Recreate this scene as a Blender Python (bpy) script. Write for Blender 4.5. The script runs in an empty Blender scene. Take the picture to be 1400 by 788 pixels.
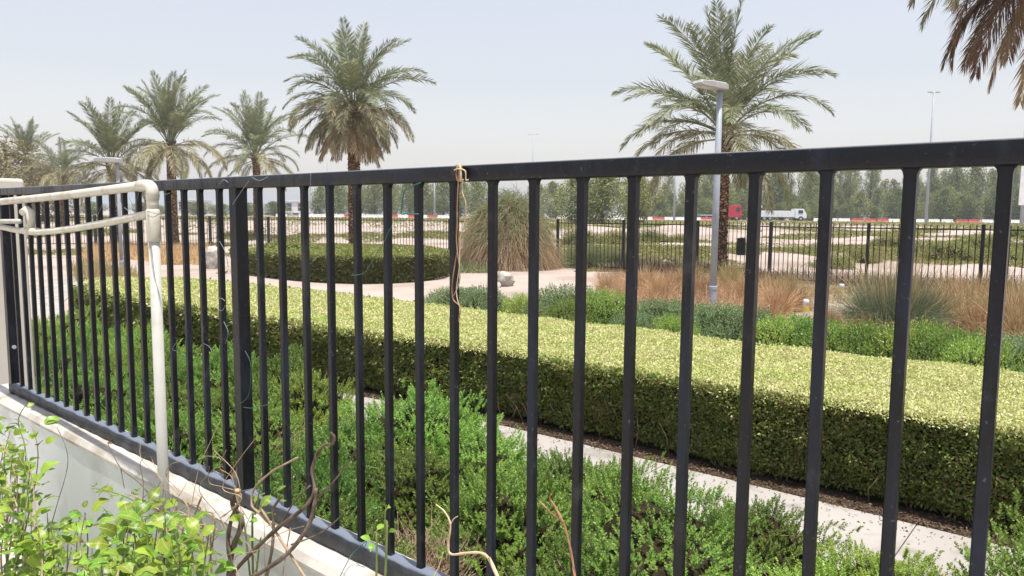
import bpy, bmesh, math, random
import numpy as np
from mathutils import Vector, Matrix, Euler

# ------------------------------------------------------------------ camera, sky, sun, exposure
SC = bpy.context.scene
COL = SC.collection
PHI = 0.8678063                      # direction of the railing's normal
EYE = 2.0                            # eye height above the garden
FPX, PIT, ROL = 1020.05, 0.0991513, 0.00814818
cam_d = bpy.data.cameras.new('camera'); cam = bpy.data.objects.new('camera', cam_d); COL.objects.link(cam)
cam_d.sensor_width = 36.0; cam_d.lens = FPX / 1400 * 36.0; cam_d.clip_start = 0.05; cam_d.clip_end = 6000
fwd = Vector((0, math.cos(PIT), -math.sin(PIT))); right = Vector((1, 0, 0)); up = right.cross(fwd)
r2 = right * math.cos(ROL) + up * math.sin(ROL); u2 = up * math.cos(ROL) - right * math.sin(ROL)
cam.matrix_world = Matrix(((r2.x, u2.x, -fwd.x, 0), (r2.y, u2.y, -fwd.y, 0), (r2.z, u2.z, -fwd.z, EYE), (0, 0, 0, 1)))
SC.camera = cam

SUN_EL = math.radians(77)
_n = Vector((math.cos(PHI), math.sin(PHI), 0)); _u = Vector((-math.sin(PHI), math.cos(PHI), 0))
_h = (-_u * math.cos(math.radians(16)) - _n * math.sin(math.radians(16))).normalized()
sun_from = _h * math.cos(SUN_EL) + Vector((0, 0, math.sin(SUN_EL)))
world = bpy.data.worlds.new('World'); SC.world = world; world.use_nodes = True
wn = world.node_tree; bg = wn.nodes['Background']
sky = wn.nodes.new('ShaderNodeTexSky'); sky.sky_type = 'NISHITA'; sky.sun_disc = False
sky.sun_elevation = SUN_EL; sky.sun_rotation = math.atan2(_h.x, _h.y)
sky.altitude = 0; sky.air_density = 1.8; sky.dust_density = 1.5; sky.ozone_density = 1.0
hsv = wn.nodes.new('ShaderNodeHueSaturation'); hsv.inputs['Saturation'].default_value = 0.36   # dusty, whitened desert sky
wn.links.new(sky.outputs[0], hsv.inputs['Color']); 
tint = wn.nodes.new('ShaderNodeMix'); tint.data_type = 'RGBA'; tint.blend_type = 'MULTIPLY'; tint.inputs[0].default_value = 1.0; tint.inputs[7].default_value = (1.0, 0.98, 1.05, 1)
wn.links.new(hsv.outputs[0], tint.inputs[6]); wn.links.new(tint.outputs[2], bg.inputs[0]); bg.inputs[1].default_value = 0.128
sl = bpy.data.lights.new('sun', 'SUN'); sl.energy = 5.0; sl.angle = math.radians(0.6); sl.color = (1.0, 0.955, 0.88)
so = bpy.data.objects.new('sun', sl); COL.objects.link(so)
so.rotation_euler = (-sun_from).to_track_quat('-Z', 'Y').to_euler(); so.location = (0, 0, 30)
vs = SC.view_settings; vs.view_transform = 'Standard'; vs.look = 'None'; vs.gamma = 1.0; vs.exposure = 0.39; vs.use_curve_mapping = False
SC.cycles.max_bounces = 6; SC.cycles.transparent_max_bounces = 4; SC.cycles.diffuse_bounces = 3

# ------------------------------------------------------------------ helpers
rng = np.random.default_rng(7); random.seed(7)
GROT = PHI - math.pi / 2             # garden frame: x to the right along the railing, y away from it
def G(w, s, z=0.0):                  # w metres out from the camera across the railing, s metres along it to the left
    p = _n * w + _u * s; return Vector((p.x, p.y, z))
def ray(px, py):
    a, b = (px - 700) / FPX, (394 - py) / FPX
    return r2 * a + u2 * b + fwd
def on_z(px, py, z=0.0):
    r = ray(px, py); t = (z - EYE) / r.z; return Vector((0, 0, EYE)) + r * t
def on_w(px, py, w):
    r = ray(px, py); t = w / r.dot(_n); return Vector((0, 0, EYE)) + r * t
def on_y(px, py, y):
    r = ray(px, py); return Vector((0, 0, EYE)) + r * (y / r.y)

def link(o, parent=None):
    COL.objects.link(o)
    if parent is not None: o.parent = parent
    return o
def tag(o, label=None, cat=None, group=None, kind=None):
    if label: o['label'] = label
    if cat: o['category'] = cat
    if group: o['group'] = group
    if kind: o['kind'] = kind
    return o
def thing(name, label, cat, loc=(0, 0, 0), rotz=0.0, group=None):
    o = bpy.data.objects.new(name, None); o.empty_display_size = 0.1; link(o)
    o.location = loc; o.rotation_euler = (0, 0, rotz); return tag(o, label, cat, group)
def obj(name, mesh, parent=None, loc=(0, 0, 0), rot=(0, 0, 0), scale=(1, 1, 1)):
    o = bpy.data.objects.new(name, mesh); o.location = loc; o.rotation_euler = rot; o.scale = scale
    return link(o, parent)
def copy_tree(o, parent=None):
    c = o.copy(); link(c, parent)
    for ch in o.children: copy_tree(ch, c)
    return c

class MB:
    def __init__(s): s.v = []; s.f = []
    def add(s, v, f):
        b = len(s.v); s.v += [tuple(p) for p in v]; s.f += [tuple(i + b for i in q) for q in f]; return s
    def box(s, x0, x1, y0, y1, z0, z1):
        v = [(x0, y0, z0), (x1, y0, z0), (x1, y1, z0), (x0, y1, z0), (x0, y0, z1), (x1, y0, z1), (x1, y1, z1), (x0, y1, z1)]
        return s.add(v, [(0, 3, 2, 1), (4, 5, 6, 7), (0, 1, 5, 4), (1, 2, 6, 5), (2, 3, 7, 6), (3, 0, 4, 7)])
    def tube(s, pts, rad, n=8, cap=True):
        pts = [Vector(p) for p in pts]; m = len(pts)
        if not hasattr(rad, '__len__'): rad = [rad] * m
        t0 = (pts[1] - pts[0]).normalized(); ref = Vector((0, 0, 1)) if abs(t0.z) < 0.9 else Vector((1, 0, 0))
        a = t0.cross(ref).normalized(); v = []; f = []
        for i, p in enumerate(pts):
            t = (pts[min(i + 1, m - 1)] - pts[max(i - 1, 0)]).normalized()
            a = (a - t * a.dot(t)); a = a.normalized() if a.length > 1e-6 else t.orthogonal().normalized(); b = t.cross(a)
            for k in range(n):
                g = 2 * math.pi * k / n; v.append(p + (a * math.cos(g) + b * math.sin(g)) * rad[i])
        for i in range(m - 1):
            for k in range(n):
                k2 = (k + 1) % n; f.append((i * n + k, i * n + k2, (i + 1) * n + k2, (i + 1) * n + k))
        if cap: f.append(tuple(range(n - 1, -1, -1))); f.append(tuple((m - 1) * n + k for k in range(n)))
        return s.add(v, f)
    def lathe(s, prof, n=20, c=(0, 0)):
        v = []; f = []; m = len(prof)
        for (r, z) in prof:
            for k in range(n):
                g = 2 * math.pi * k / n; v.append((c[0] + r * math.cos(g), c[1] + r * math.sin(g), z))
        for i in range(m - 1):
            for k in range(n):
                k2 = (k + 1) % n; f.append((i * n + k, i * n + k2, (i + 1) * n + k2, (i + 1) * n + k))
        f.append(tuple(range(n - 1, -1, -1))); f.append(tuple((m - 1) * n + k for k in range(n)))
        return s.add(v, f)
    def mesh(s, name, mat, smooth=False, bevel=0.0, seg=1):
        m = bpy.data.meshes.new(name); m.from_pydata(s.v, [], s.f); m.update()
        if bevel > 0:
            bm = bmesh.new(); bm.from_mesh(m)
            ed = [e for e in bm.edges if len(e.link_faces) == 2 and e.calc_face_angle(0) > 0.6]
            bmesh.ops.bevel(bm, geom=ed, offset=bevel, segments=seg, affect='EDGES', profile=0.5); bm.to_mesh(m); bm.free()
        if mat: m.materials.append(mat)
        if smooth: m.polygons.foreach_set('use_smooth', [True] * len(m.polygons))
        return m

def quads_mesh(name, V, mat, smooth=False):
    """V: (n,4,3) array of separate quads"""
    n = V.shape[0]; m = bpy.data.meshes.new(name)
    m.vertices.add(n * 4); m.vertices.foreach_set('co', np.ascontiguousarray(V.reshape(-1), dtype=np.float32))
    m.loops.add(n * 4); m.loops.foreach_set('vertex_index', np.arange(n * 4, dtype=np.int32))
    m.polygons.add(n); m.polygons.foreach_set('loop_start', np.arange(0, n * 4, 4, dtype=np.int32))
    m.update(calc_edges=True); m.materials.append(mat); return m
def unit(a): return a / np.maximum(np.linalg.norm(a, axis=-1, keepdims=True), 1e-9)
def rand_dir(n): return unit(rng.normal(size=(n, 3)))
def leaf_quads(C, T, L, W, bend=0.15, N=None):
    """base points C, tip directions T, lengths L, widths W -> bent rhombic leaves"""
    n = len(C); T = unit(T)
    R = rand_dir(n) if N is None else N
    B = unit(np.cross(T, R)); N2 = np.cross(B, T)
    L = np.broadcast_to(np.asarray(L, float), (n,))[:, None]; W = np.broadcast_to(np.asarray(W, float), (n,))[:, None]
    mid = C + T * L * 0.45 + N2 * (L * bend)
    return np.stack([C, mid + B * W * 0.5, C + T * L, mid - B * W * 0.5], 1)
def blade_quads(C, D, L, W, droop, seg=3):
    """grass blades: from C leaving along D, falling over by droop; returns quads of a tapering strip"""
    n = len(C); D = unit(D); L = np.asarray(L)[:, None]; W = np.asarray(W)[:, None]; dr = np.asarray(droop)[:, None]
    side = unit(np.cross(D, rand_dir(n))); out = []
    def P(t): 
        q = C + D * L * t; q = q.copy(); hor = D.copy(); hor[:, 2] = 0
        q += (hor * 0.5 - np.array([0, 0, 1.0])) * (L * dr * t * t); return q
    for i in range(seg):
        t0, t1 = i / seg, (i + 1) / seg
        a, b = P(t0), P(t1); w0 = W * (1 - t0 * 0.75) * 0.5; w1 = W * (1 - t1 * 0.85) * 0.5
        out.append(np.stack([a - side * w0, a + side * w0, b + side * w1, b - side * w1], 1))
    return np.stack(out, 1)          # n,seg,4,3
def blades_mesh(name, Q, mat):
    n, seg = Q.shape[:2]; m = bpy.data.meshes.new(name)
    V = np.zeros((n, (seg + 1) * 2, 3))
    for i in range(seg): V[:, 2 * i] = Q[:, i, 0]; V[:, 2 * i + 1] = Q[:, i, 1]
    V[:, 2 * seg] = Q[:, seg - 1, 3]; V[:, 2 * seg + 1] = Q[:, seg - 1, 2]
    m.vertices.add(n * (seg + 1) * 2); m.vertices.foreach_set('co', V.reshape(-1).astype(np.float32))
    base = (np.arange(n) * (seg + 1) * 2)[:, None, None]; pat = np.array([[2 * i, 2 * i + 1, 2 * i + 3, 2 * i + 2] for i in range(seg)])[None]
    li = (base + pat).reshape(-1).astype(np.int32)
    m.loops.add(len(li)); m.loops.foreach_set('vertex_index', li)
    m.polygons.add(n * seg); m.polygons.foreach_set('loop_start', np.arange(0, len(li), 4, dtype=np.int32))
    m.update(calc_edges=True); m.materials.append(mat); return m
_ph = rng.uniform(0, 6.28, (12, 4)); _fr = rng.normal(size=(12, 3))
def snoise(P, scale=1.0):            # smooth sum-of-sines noise, about -1..1
    P = np.asarray(P, float) * scale; r = 0
    for i in range(12): r = r + np.sin(P @ (_fr[i] * (1 + 0.25 * i)) + _ph[i, 0]) / (1 + 0.22 * i)
    return r / 3.6

# ------------------------------------------------------------------ materials
def srgb(r, g, b):
    f = lambda c: c / 12.92 if c <= 0.04045 else ((c + 0.055) / 1.055) ** 2.4
    return (f(r / 255), f(g / 255), f(b / 255), 1)
def mat_new(name):
    m = bpy.data.materials.new(name); m.use_nodes = True; nt = m.node_tree
    return m, nt, nt.nodes['Principled BSDF']
def N_(nt, t, **k):
    n = nt.nodes.new(t)
    for a, b in k.items(): setattr(n, a, b)
    return n
def ramp(nt, fac, stops, interp='LINEAR'):
    r = N_(nt, 'ShaderNodeValToRGB'); cr = r.color_ramp; cr.interpolation = interp
    while len(cr.elements) < len(stops): cr.elements.new(0.5)
    for e, (p, c) in zip(cr.elements, stops): e.position = p; e.color = c
    nt.links.new(fac, r.inputs[0]); return r.outputs[0]
def noise(nt, scale, detail=4, rough=0.55, coord='Object', vec=None):
    n = N_(nt, 'ShaderNodeTexNoise'); n.inputs['Scale'].default_value = scale; n.inputs['Detail'].default_value = detail; n.inputs['Roughness'].default_value = rough
    if vec is None: vec = N_(nt, 'ShaderNodeTexCoord').outputs[coord]
    nt.links.new(vec, n.inputs['Vector']); return n.outputs['Fac']
def mixc(nt, fac, a, b, mode='MIX'):
    m = N_(nt, 'ShaderNodeMix', data_type='RGBA', blend_type=mode)
    if isinstance(fac, float): m.inputs[0].default_value = fac
    else: nt.links.new(fac, m.inputs[0])
    for i, x in ((6, a), (7, b)):
        if isinstance(x, tuple): m.inputs[i].default_value = x
        else: nt.links.new(x, m.inputs[i])
    return m.outputs[2]
def bump(nt, bs, h, strength=0.3, dist=0.01):
    b = N_(nt, 'ShaderNodeBump'); b.inputs['Strength'].default_value = strength; b.inputs['Distance'].default_value = dist
    nt.links.new(h, b.inputs['Height']); nt.links.new(b.outputs[0], bs.inputs['Normal'])
def surf(name, c1, c2, scale=3.0, rough=0.8, spec=0.3, c3=None, scale3=0.6, bmp=0.2, bscale=60, bdist=0.004, coord='Object', thr=(0.35, 0.65)):
    m, nt, bs = mat_new(name)
    c = ramp(nt, noise(nt, scale, 6, coord=coord), [(thr[0], c1), (thr[1], c2)])
    if c3: c = mixc(nt, ramp(nt, noise(nt, scale3, 5, coord=coord), [(0.5, (0, 0, 0, 1)), (0.68, (1, 1, 1, 1))]), c, c3)
    nt.links.new(c, bs.inputs['Base Color']); bs.inputs['Roughness'].default_value = rough; bs.inputs['Specular IOR Level'].default_value = spec
    if bmp: bump(nt, bs, noise(nt, bscale, 5, coord=coord), bmp, bdist)
    return m
def foliage(name, cols, rough=0.5, spec=0.3, trans=0.3, tcol=None, patch=None, patch_scale=1.2, patch_amt=0.6, objvar=0.0):
    """colour per leaf from Random Per Island, thin-leaf translucency"""
    m, nt, bs = mat_new(name); g = N_(nt, 'ShaderNodeNewGeometry')
    k = len(cols); c = ramp(nt, g.outputs['Random Per Island'], [(i / max(k - 1, 1), q) for i, q in enumerate(cols)])
    if patch:
        c = mixc(nt, ramp(nt, noise(nt, patch_scale, 3, coord='Object'), [(0.5, (0, 0, 0, 1)), (0.72, (patch_amt,) * 3 + (1,))]), c, patch)
    if objvar:
        oi = N_(nt, 'ShaderNodeObjectInfo'); hs = N_(nt, 'ShaderNodeHueSaturation')
        mr = N_(nt, 'ShaderNodeMapRange'); mr.inputs[3].default_value = 1 - objvar; mr.inputs[4].default_value = 1 + objvar
        nt.links.new(oi.outputs['Random'], mr.inputs[0]); nt.links.new(mr.outputs[0], hs.inputs['Value']); nt.links.new(c, hs.inputs['Color'])
        mh = N_(nt, 'ShaderNodeMapRange'); mh.inputs[3].default_value = 0.5 - objvar * 0.07; mh.inputs[4].default_value = 0.5 + objvar * 0.07
        mm = N_(nt, 'ShaderNodeMath', operation='FRACT'); m7 = N_(nt, 'ShaderNodeMath', operation='MULTIPLY'); m7.inputs[1].default_value = 7.31
        nt.links.new(oi.outputs['Random'], m7.inputs[0]); nt.links.new(m7.outputs[0], mm.inputs[0]); nt.links.new(mm.outputs[0], mh.inputs[0]); nt.links.new(mh.outputs[0], hs.inputs['Hue'])
        c = hs.outputs[0]
    nt.links.new(c, bs.inputs['Base Color']); bs.inputs['Roughness'].default_value = rough; bs.inputs['Specular IOR Level'].default_value = spec
    if trans:
        t = N_(nt, 'ShaderNodeBsdfTranslucent'); nt.links.new(mixc(nt, 0.5, c, tcol, 'MIX') if tcol else c, t.inputs[0])
        mx = N_(nt, 'ShaderNodeMixShader'); mx.inputs[0].default_value = trans
        nt.links.new(bs.outputs[0], mx.inputs[1]); nt.links.new(t.outputs[0], mx.inputs[2]); nt.links.new(mx.outputs[0], nt.nodes['Material Output'].inputs[0])
    return m
def c_(r, g, b): return (r, g, b, 1)

M = {}
# railing paint: near-black navy enamel, dusty and scuffed
m, nt, bs = mat_new('railing_paint')
tc = N_(nt, 'ShaderNodeTexCoord'); mp = N_(nt, 'ShaderNodeMapping'); mp.inputs['Scale'].default_value = (1, 1, 0.22)
gp = N_(nt, 'ShaderNodeNewGeometry'); nt.links.new(gp.outputs['Position'], mp.inputs[0])
d1 = ramp(nt, noise(nt, 14, 6, 0.65, vec=mp.outputs[0]), [(0.50, c_(0, 0, 0)), (0.66, c_(1, 1, 1))])
d2 = ramp(nt, noise(nt, 130, 2, 0.5, vec=gp.outputs['Position']), [(0.68, c_(0, 0, 0)), (0.76, c_(1, 1, 1))])
c = mixc(nt, d1, c_(0.0018, 0.0027, 0.006), c_(0.011, 0.0155, 0.028)); c = mixc(nt, d2, c, c_(0.07, 0.072, 0.08))
d3 = ramp(nt, noise(nt, 5.5, 7, 0.7, vec=gp.outputs['Position']), [(0.58, c_(0, 0, 0)), (0.66, c_(.8, .8, .8))]); c = mixc(nt, d3, c, c_(.032, .033, .036))
d4 = ramp(nt, noise(nt, 38, 5, 0.7, vec=gp.outputs['Position']), [(0.68, c_(0, 0, 0)), (0.74, c_(.8, .8, .8))]); c = mixc(nt, d4, c, c_(.085, .045, .025))   # rust specks
sz_ = N_(nt, 'ShaderNodeSeparateXYZ'); nt.links.new(gp.outputs['Normal'], sz_.inputs[0]); c = mixc(nt, ramp(nt, sz_.outputs['Z'], [(.35, c_(0, 0, 0)), (.85, c_(.85, .85, .85))]), c, c_(.19, .195, .21))   # upward faces painted paler: the sun caught by upper edges, put into the colour
nt.links.new(c, bs.inputs['Base Color']); bs.inputs['Specular IOR Level'].default_value = 0.36
rr = N_(nt, 'ShaderNodeMapRange'); rr.inputs[3].default_value = 0.34; rr.inputs[4].default_value = 0.62; nt.links.new(d1, rr.inputs[0]); nt.links.new(rr.outputs[0], bs.inputs['Roughness'])
bump(nt, bs, noise(nt, 55, 4, vec=gp.outputs['Position']), 0.45, 0.003); M['rail'] = m
# bottom rail: same paint chalked grey-blue, skylight on its upper side painted into the colour
m, nt, bs = mat_new('skylit_railing_paint'); gp = N_(nt, 'ShaderNodeNewGeometry')
sx = N_(nt, 'ShaderNodeSeparateXYZ'); nt.links.new(gp.outputs['Normal'], sx.inputs[0])
d = ramp(nt, noise(nt, 22, 6, 0.65, vec=gp.outputs['Position']), [(0.35, c_(0, 0, 0)), (0.65, c_(1, 1, 1))])
c = mixc(nt, d, c_(0.014, 0.017, 0.026), c_(0.05, 0.057, 0.072))
c = mixc(nt, ramp(nt, sx.outputs['Z'], [(0.5, c_(0, 0, 0)), (0.9, c_(0.8, 0.8, 0.8))]), c, c_(0.16, 0.185, 0.235))
nt.links.new(c, bs.inputs['Base Color']); bs.inputs['Roughness'].default_value = 0.6
bump(nt, bs, noise(nt, 30, 5, vec=gp.outputs['Position']), 0.35, 0.004); M['rail_skylit'] = m
M['farfence'] = surf('far_fence_paint', c_(.010, .011, .013), c_(.03, .03, .03), 6, 0.55, 0.4, bmp=0)
M['wall'] = surf('wall_paint', c_(.68, .70, .685), c_(.76, .775, .76), 1.3, 0.85, 0.2, c3=c_(.52, .52, .48), scale3=3.1, bmp=0.25, bscale=90, bdist=0.002)
M['cap'] = surf('coping_paint', c_(.44, .41, .37), c_(.55, .53, .49), 9, 0.8, 0.2, c3=c_(.33, .28, .22), scale3=7, bmp=0.3, bscale=50, bdist=0.003)
M['pillar'] = surf('pillar_render', c_(.50, .46, .40), c_(.60, .56, .50), 3, 0.85, 0.2, bmp=0.2)
M['concrete'] = surf('path_concrete', c_(.33, .305, .28), c_(.385, .36, .335), 1.6, 0.85, 0.2, c3=c_(.215, .19, .165), scale3=3.2, bmp=0.35, bscale=80)
M['sand'] = surf('sand', c_(.36, .295, .255), c_(.42, .35, .31), 0.9, 0.95, 0.1, c3=c_(.27, .215, .17), scale3=0.25, bmp=0.6, bscale=14, bdist=0.03)
M['soil'] = surf('soil', c_(.05, .036, .026), c_(.11, .08, .056), 6, 0.95, 0.1, bmp=0.8, bscale=40, bdist=0.03)
M['terrace'] = surf('terrace_bounce_paving', c_(.40, .37, .33), c_(.48, .45, .41), 2, .85, .2, bmp=.2)  # unseen floor, tone picked pale to bounce sun onto the wall
M['asphalt'] = surf('asphalt', c_(.16, .155, .145), c_(.22, .21, .20), 0.6, 0.9, 0.2, bmp=0)
M['pvc'] = surf('pvc', c_(.56, .53, .44), c_(.64, .61, .52), 6, 0.42, 0.4, c3=c_(.44, .39, .30), scale3=11, bmp=0.08, bscale=120, bdist=0.001)
M['pvc_white'] = surf('pvc_white', c_(.43, .425, .39), c_(.51, .505, .47), 5, 0.4, 0.4, c3=c_(.36, .34, .29), scale3=9, bmp=0)
M['bark'] = surf('bark', c_(.075, .052, .038), c_(.20, .155, .12), 28, 0.9, 0.15, bmp=0.7, bscale=70, bdist=0.004)
M['twig'] = surf('dry_twig', c_(.26, .185, .12), c_(.42, .32, .22), 22, 0.85, 0.15, bmp=0.3, bscale=90, bdist=0.002)
M['straw'] = surf('straw_stem', c_(.50, .38, .24), c_(.62, .50, .34), 15, 0.8, 0.2, bmp=0)
M['redtwig'] = surf('reddish_vine', c_(.23, .10, .055), c_(.44, .26, .15), 18, 0.85, 0.15, bmp=0)
M['cutwood'] = surf('cut_wood', c_(.55, .30, .12), c_(.66, .42, .2), 30, 0.8, 0.2, bmp=0)
M['green_wire'] = surf('green_wire', c_(.03, .09, .07), c_(.05, .14, .11), 20, 0.5, 0.4, bmp=0)
M['grey_wire'] = surf('grey_wire', c_(.12, .15, .16), c_(.22, .25, .27), 20, 0.5, 0.4, bmp=0)
M['galv'] = surf('galvanised_steel', c_(.28, .315, .36), c_(.34, .375, .42), 4, 0.5, 0.4, bmp=0)
M['lamp_head'] = surf('lamp_head_paint', c_(.34, .34, .335), c_(.42, .42, .415), 5, 0.5, 0.4, bmp=0)
M['lens'] = surf('lamp_lens', c_(.5, .49, .44), c_(.55, .54, .5), 5, 0.2, 0.5, bmp=0)
M['rock'] = surf('rock', c_(.30, .27, .24), c_(.52, .49, .45), 5, 0.9, 0.2, bmp=0.6, bscale=12, bdist=0.03)
M['red'] = surf('red_plastic', c_(.36, .05, .05), c_(.46, .09, .08), 3, 0.5, 0.4, bmp=0)
M['truckred'] = surf('truck_red', c_(.36, .01, .025), c_(.42, .02, .04), 3, 0.35, 0.5, bmp=0)
M['white'] = surf('white_paint', c_(.58, .59, .60), c_(.68, .69, .70), 2, 0.5, 0.4, bmp=0)
M['yellow'] = surf('yellow_paint', c_(.62, .42, .06), c_(.70, .50, .09), 6, 0.6, 0.3, bmp=0)
M['black'] = surf('black_rubber', c_(.012, .012, .012), c_(.03, .03, .03), 6, 0.7, 0.3, bmp=0)
M['glass'] = surf('dark_glass', c_(.02, .025, .03), c_(.04, .05, .06), 1, 0.08, 0.5, bmp=0)
M['building'] = surf('building_render', c_(.55, .56, .58), c_(.64, .65, .67), 1, 0.8, 0.2, bmp=0)
m, nt, bs = mat_new('palm_trunk'); tc = N_(nt, 'ShaderNodeTexCoord'); mp = N_(nt, 'ShaderNodeMapping'); mp.inputs['Scale'].default_value = (5.5, 5.5, 9.5); nt.links.new(tc.outputs['Object'], mp.inputs[0])
vo = N_(nt, 'ShaderNodeTexVoronoi', feature='DISTANCE_TO_EDGE'); vo.inputs['Scale'].default_value = 1.0; nt.links.new(mp.outputs[0], vo.inputs['Vector'])
cc0 = ramp(nt, noise(nt, 9, 5), [(.35, c_(.20, .115, .065)), (.65, c_(.42, .29, .19))]); c = mixc(nt, ramp(nt, vo.outputs['Distance'], [(.02, c_(0, 0, 0)), (.20, c_(1, 1, 1))]), c_(.045, .022, .012), cc0)
nt.links.new(c, bs.inputs['Base Color']); bs.inputs['Roughness'].default_value = .95; bs.inputs['Specular IOR Level'].default_value = .1; bump(nt, bs, vo.outputs['Distance'], .8, .05); M['palm_trunk'] = m
M['core'] = surf('shaded_twig_core', c_(.020, .017, .010), c_(.05, .038, .022), 30, 0.95, 0.05, bmp=0.8, bscale=60, bdist=0.02)  # twig brown with the shade inside hedges and shrubs put into the colour
# foliage
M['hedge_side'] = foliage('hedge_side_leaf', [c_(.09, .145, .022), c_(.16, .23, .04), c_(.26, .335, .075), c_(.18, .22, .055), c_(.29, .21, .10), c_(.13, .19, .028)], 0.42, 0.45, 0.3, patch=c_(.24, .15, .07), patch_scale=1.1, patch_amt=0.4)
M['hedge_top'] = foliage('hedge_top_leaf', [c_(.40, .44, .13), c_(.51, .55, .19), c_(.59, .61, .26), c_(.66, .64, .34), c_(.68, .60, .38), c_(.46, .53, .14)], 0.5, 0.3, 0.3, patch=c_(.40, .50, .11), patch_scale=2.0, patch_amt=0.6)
M['hedge2_side'] = foliage('far_hedge_side_leaf', [c_(.09, .11, .03), c_(.15, .175, .05), c_(.21, .18, .08)], 0.5, 0.3, 0.2)
M['hedge2_top'] = foliage('far_hedge_top_leaf', [c_(.18, .225, .05), c_(.27, .31, .08), c_(.33, .33, .12)], 0.5, 0.3, 0.25, patch=c_(.24, .20, .09), patch_scale=0.7, patch_amt=0.6)
M['shrub'] = foliage('shrub_leaf', [c_(.105, .205, .034), c_(.17, .30, .05), c_(.245, .40, .075), c_(.33, .48, .105), c_(.185, .33, .06), c_(.26, .28, .08)], 0.42, 0.35, 0.32, objvar=0.38, patch=c_(.25, .33, .06), patch_scale=3.0, patch_amt=.5)
M['shrub_blue'] = foliage('grey_shrub_leaf', [c_(.10, .155, .06), c_(.16, .225, .09), c_(.24, .31, .15), c_(.13, .20, .07)], 0.5, 0.3, 0.28, objvar=0.15)
M['vine'] = foliage('vine_leaf', [c_(.145, .275, .026), c_(.22, .35, .04)], 0.38, 0.4, 0.38, objvar=0.5)
_nt = M['vine'].node_tree; _tc = N_(_nt, 'ShaderNodeTexCoord'); _sx = N_(_nt, 'ShaderNodeSeparateXYZ'); _nt.links.new(_tc.outputs['Object'], _sx.inputs[0])
_ab = N_(_nt, 'ShaderNodeMath', operation='ABSOLUTE'); _nt.links.new(_sx.outputs['Y'], _ab.inputs[0])
_sd = N_(_nt, 'ShaderNodeMath', operation='MULTIPLY_ADD'); _sd.inputs[1].default_value = -0.8; _nt.links.new(_ab.outputs[0], _sd.inputs[0]); _nt.links.new(_sx.outputs['X'], _sd.inputs[2])
_sn = N_(_nt, 'ShaderNodeMath', operation='SINE'); _m = N_(_nt, 'ShaderNodeMath', operation='MULTIPLY'); _m.inputs[1].default_value = 44; _nt.links.new(_sd.outputs[0], _m.inputs[0]); _nt.links.new(_m.outputs[0], _sn.inputs[0])
_rib = ramp(_nt, _ab.outputs[0], [(.008, c_(1, 1, 1)), (.022, c_(0, 0, 0))]); _vein = ramp(_nt, _sn.outputs[0], [(.90, c_(0, 0, 0)), (.99, c_(.45, .45, .45))])
_mx = mixc(_nt, 1.0, _rib, _vein, 'LIGHTEN'); _bs = _nt.nodes['Principled BSDF']; _src = _bs.inputs['Base Color'].links[0].from_socket
_spot = ramp(_nt, noise(_nt, 3.2, 4), [(.58, c_(0, 0, 0)), (.72, c_(.7, .7, .7))]); _c1 = mixc(_nt, _spot, _src, c_(.34, .36, .08))
_nt.links.new(mixc(_nt, _mx, _c1, c_(.48, .55, .16)), _bs.inputs['Base Color'])
M['palm_green'] = foliage('palm_leaflet_green', [c_(.14, .17, .09), c_(.22, .245, .135), c_(.31, .325, .20)], 0.45, 0.4, 0.18, objvar=0.2)
M['palm_olive'] = foliage('palm_leaflet_olive', [c_(.19, .185, .095), c_(.29, .27, .15), c_(.38, .345, .21)], 0.5, 0.35, 0.18, objvar=0.2)
M['palm_dry'] = foliage('palm_leaflet_dry', [c_(.28, .20, .115), c_(.42, .32, .19), c_(.52, .42, .28)], 0.6, 0.25, 0.15, objvar=0.25)
M['palm_brown'] = foliage('palm_leaflet_brown', [c_(.12, .075, .045), c_(.20, .125, .075), c_(.28, .19, .12)], 0.6, 0.25, 0.15, objvar=0.25)
M['tree_leaf'] = foliage('tree_leaf', [c_(.13, .155, .05), c_(.20, .225, .08), c_(.29, .30, .12)], 0.6, 0.2, 0.2, objvar=0.2)
M['casuarina'] = foliage('casuarina_needles', [c_(.16, .18, .06), c_(.25, .265, .095), c_(.36, .36, .15)], 0.6, 0.2, 0.2, objvar=0.35)
M['ghaf'] = foliage('ghaf_leaf', [c_(.19, .175, .095), c_(.27, .24, .13), c_(.33, .28, .17)], 0.6, 0.2, 0.2)
M['scrub'] = foliage('scrub_leaf', [c_(.13, .165, .04), c_(.20, .235, .06), c_(.27, .27, .10), c_(.28, .22, .11)], 0.6, 0.2, 0.2, objvar=0.2)
M['scrub_dry'] = foliage('dry_scrub', [c_(.16, .115, .085), c_(.23, .175, .13), c_(.30, .24, .185)], 0.8, 0.1, 0.1)
M['grass_orange'] = foliage('orange_dry_grass', [c_(.34, .19, .085), c_(.46, .29, .15), c_(.58, .42, .25), c_(.54, .40, .25)], 0.7, 0.15, 0.25, objvar=0.15)
M['grass_straw'] = foliage('straw_grass', [c_(.38, .27, .14), c_(.50, .38, .22), c_(.42, .34, .16), c_(.33, .30, .12)], 0.7, 0.15, 0.25, objvar=0.15)
M['grass_straw2'] = foliage('tan_orange_grass', [c_(.42, .26, .12), c_(.55, .37, .19), c_(.62, .47, .28), c_(.5, .3, .14)], 0.7, 0.15, 0.25)
M['grass_blue'] = foliage('blue_green_grass', [c_(.075, .12, .075), c_(.12, .175, .11), c_(.19, .23, .14), c_(.30, .28, .15)], 0.55, 0.25, 0.2)
M['reed_green'] = foliage('reed_green', [c_(.14, .17, .075), c_(.20, .235, .11), c_(.28, .285, .15)], 0.6, 0.2, 0.2)
M['reed_dry'] = foliage('reed_dry', [c_(.25, .165, .095), c_(.38, .27, .165), c_(.50, .38, .25)], 0.7, 0.15, 0.2)
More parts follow.
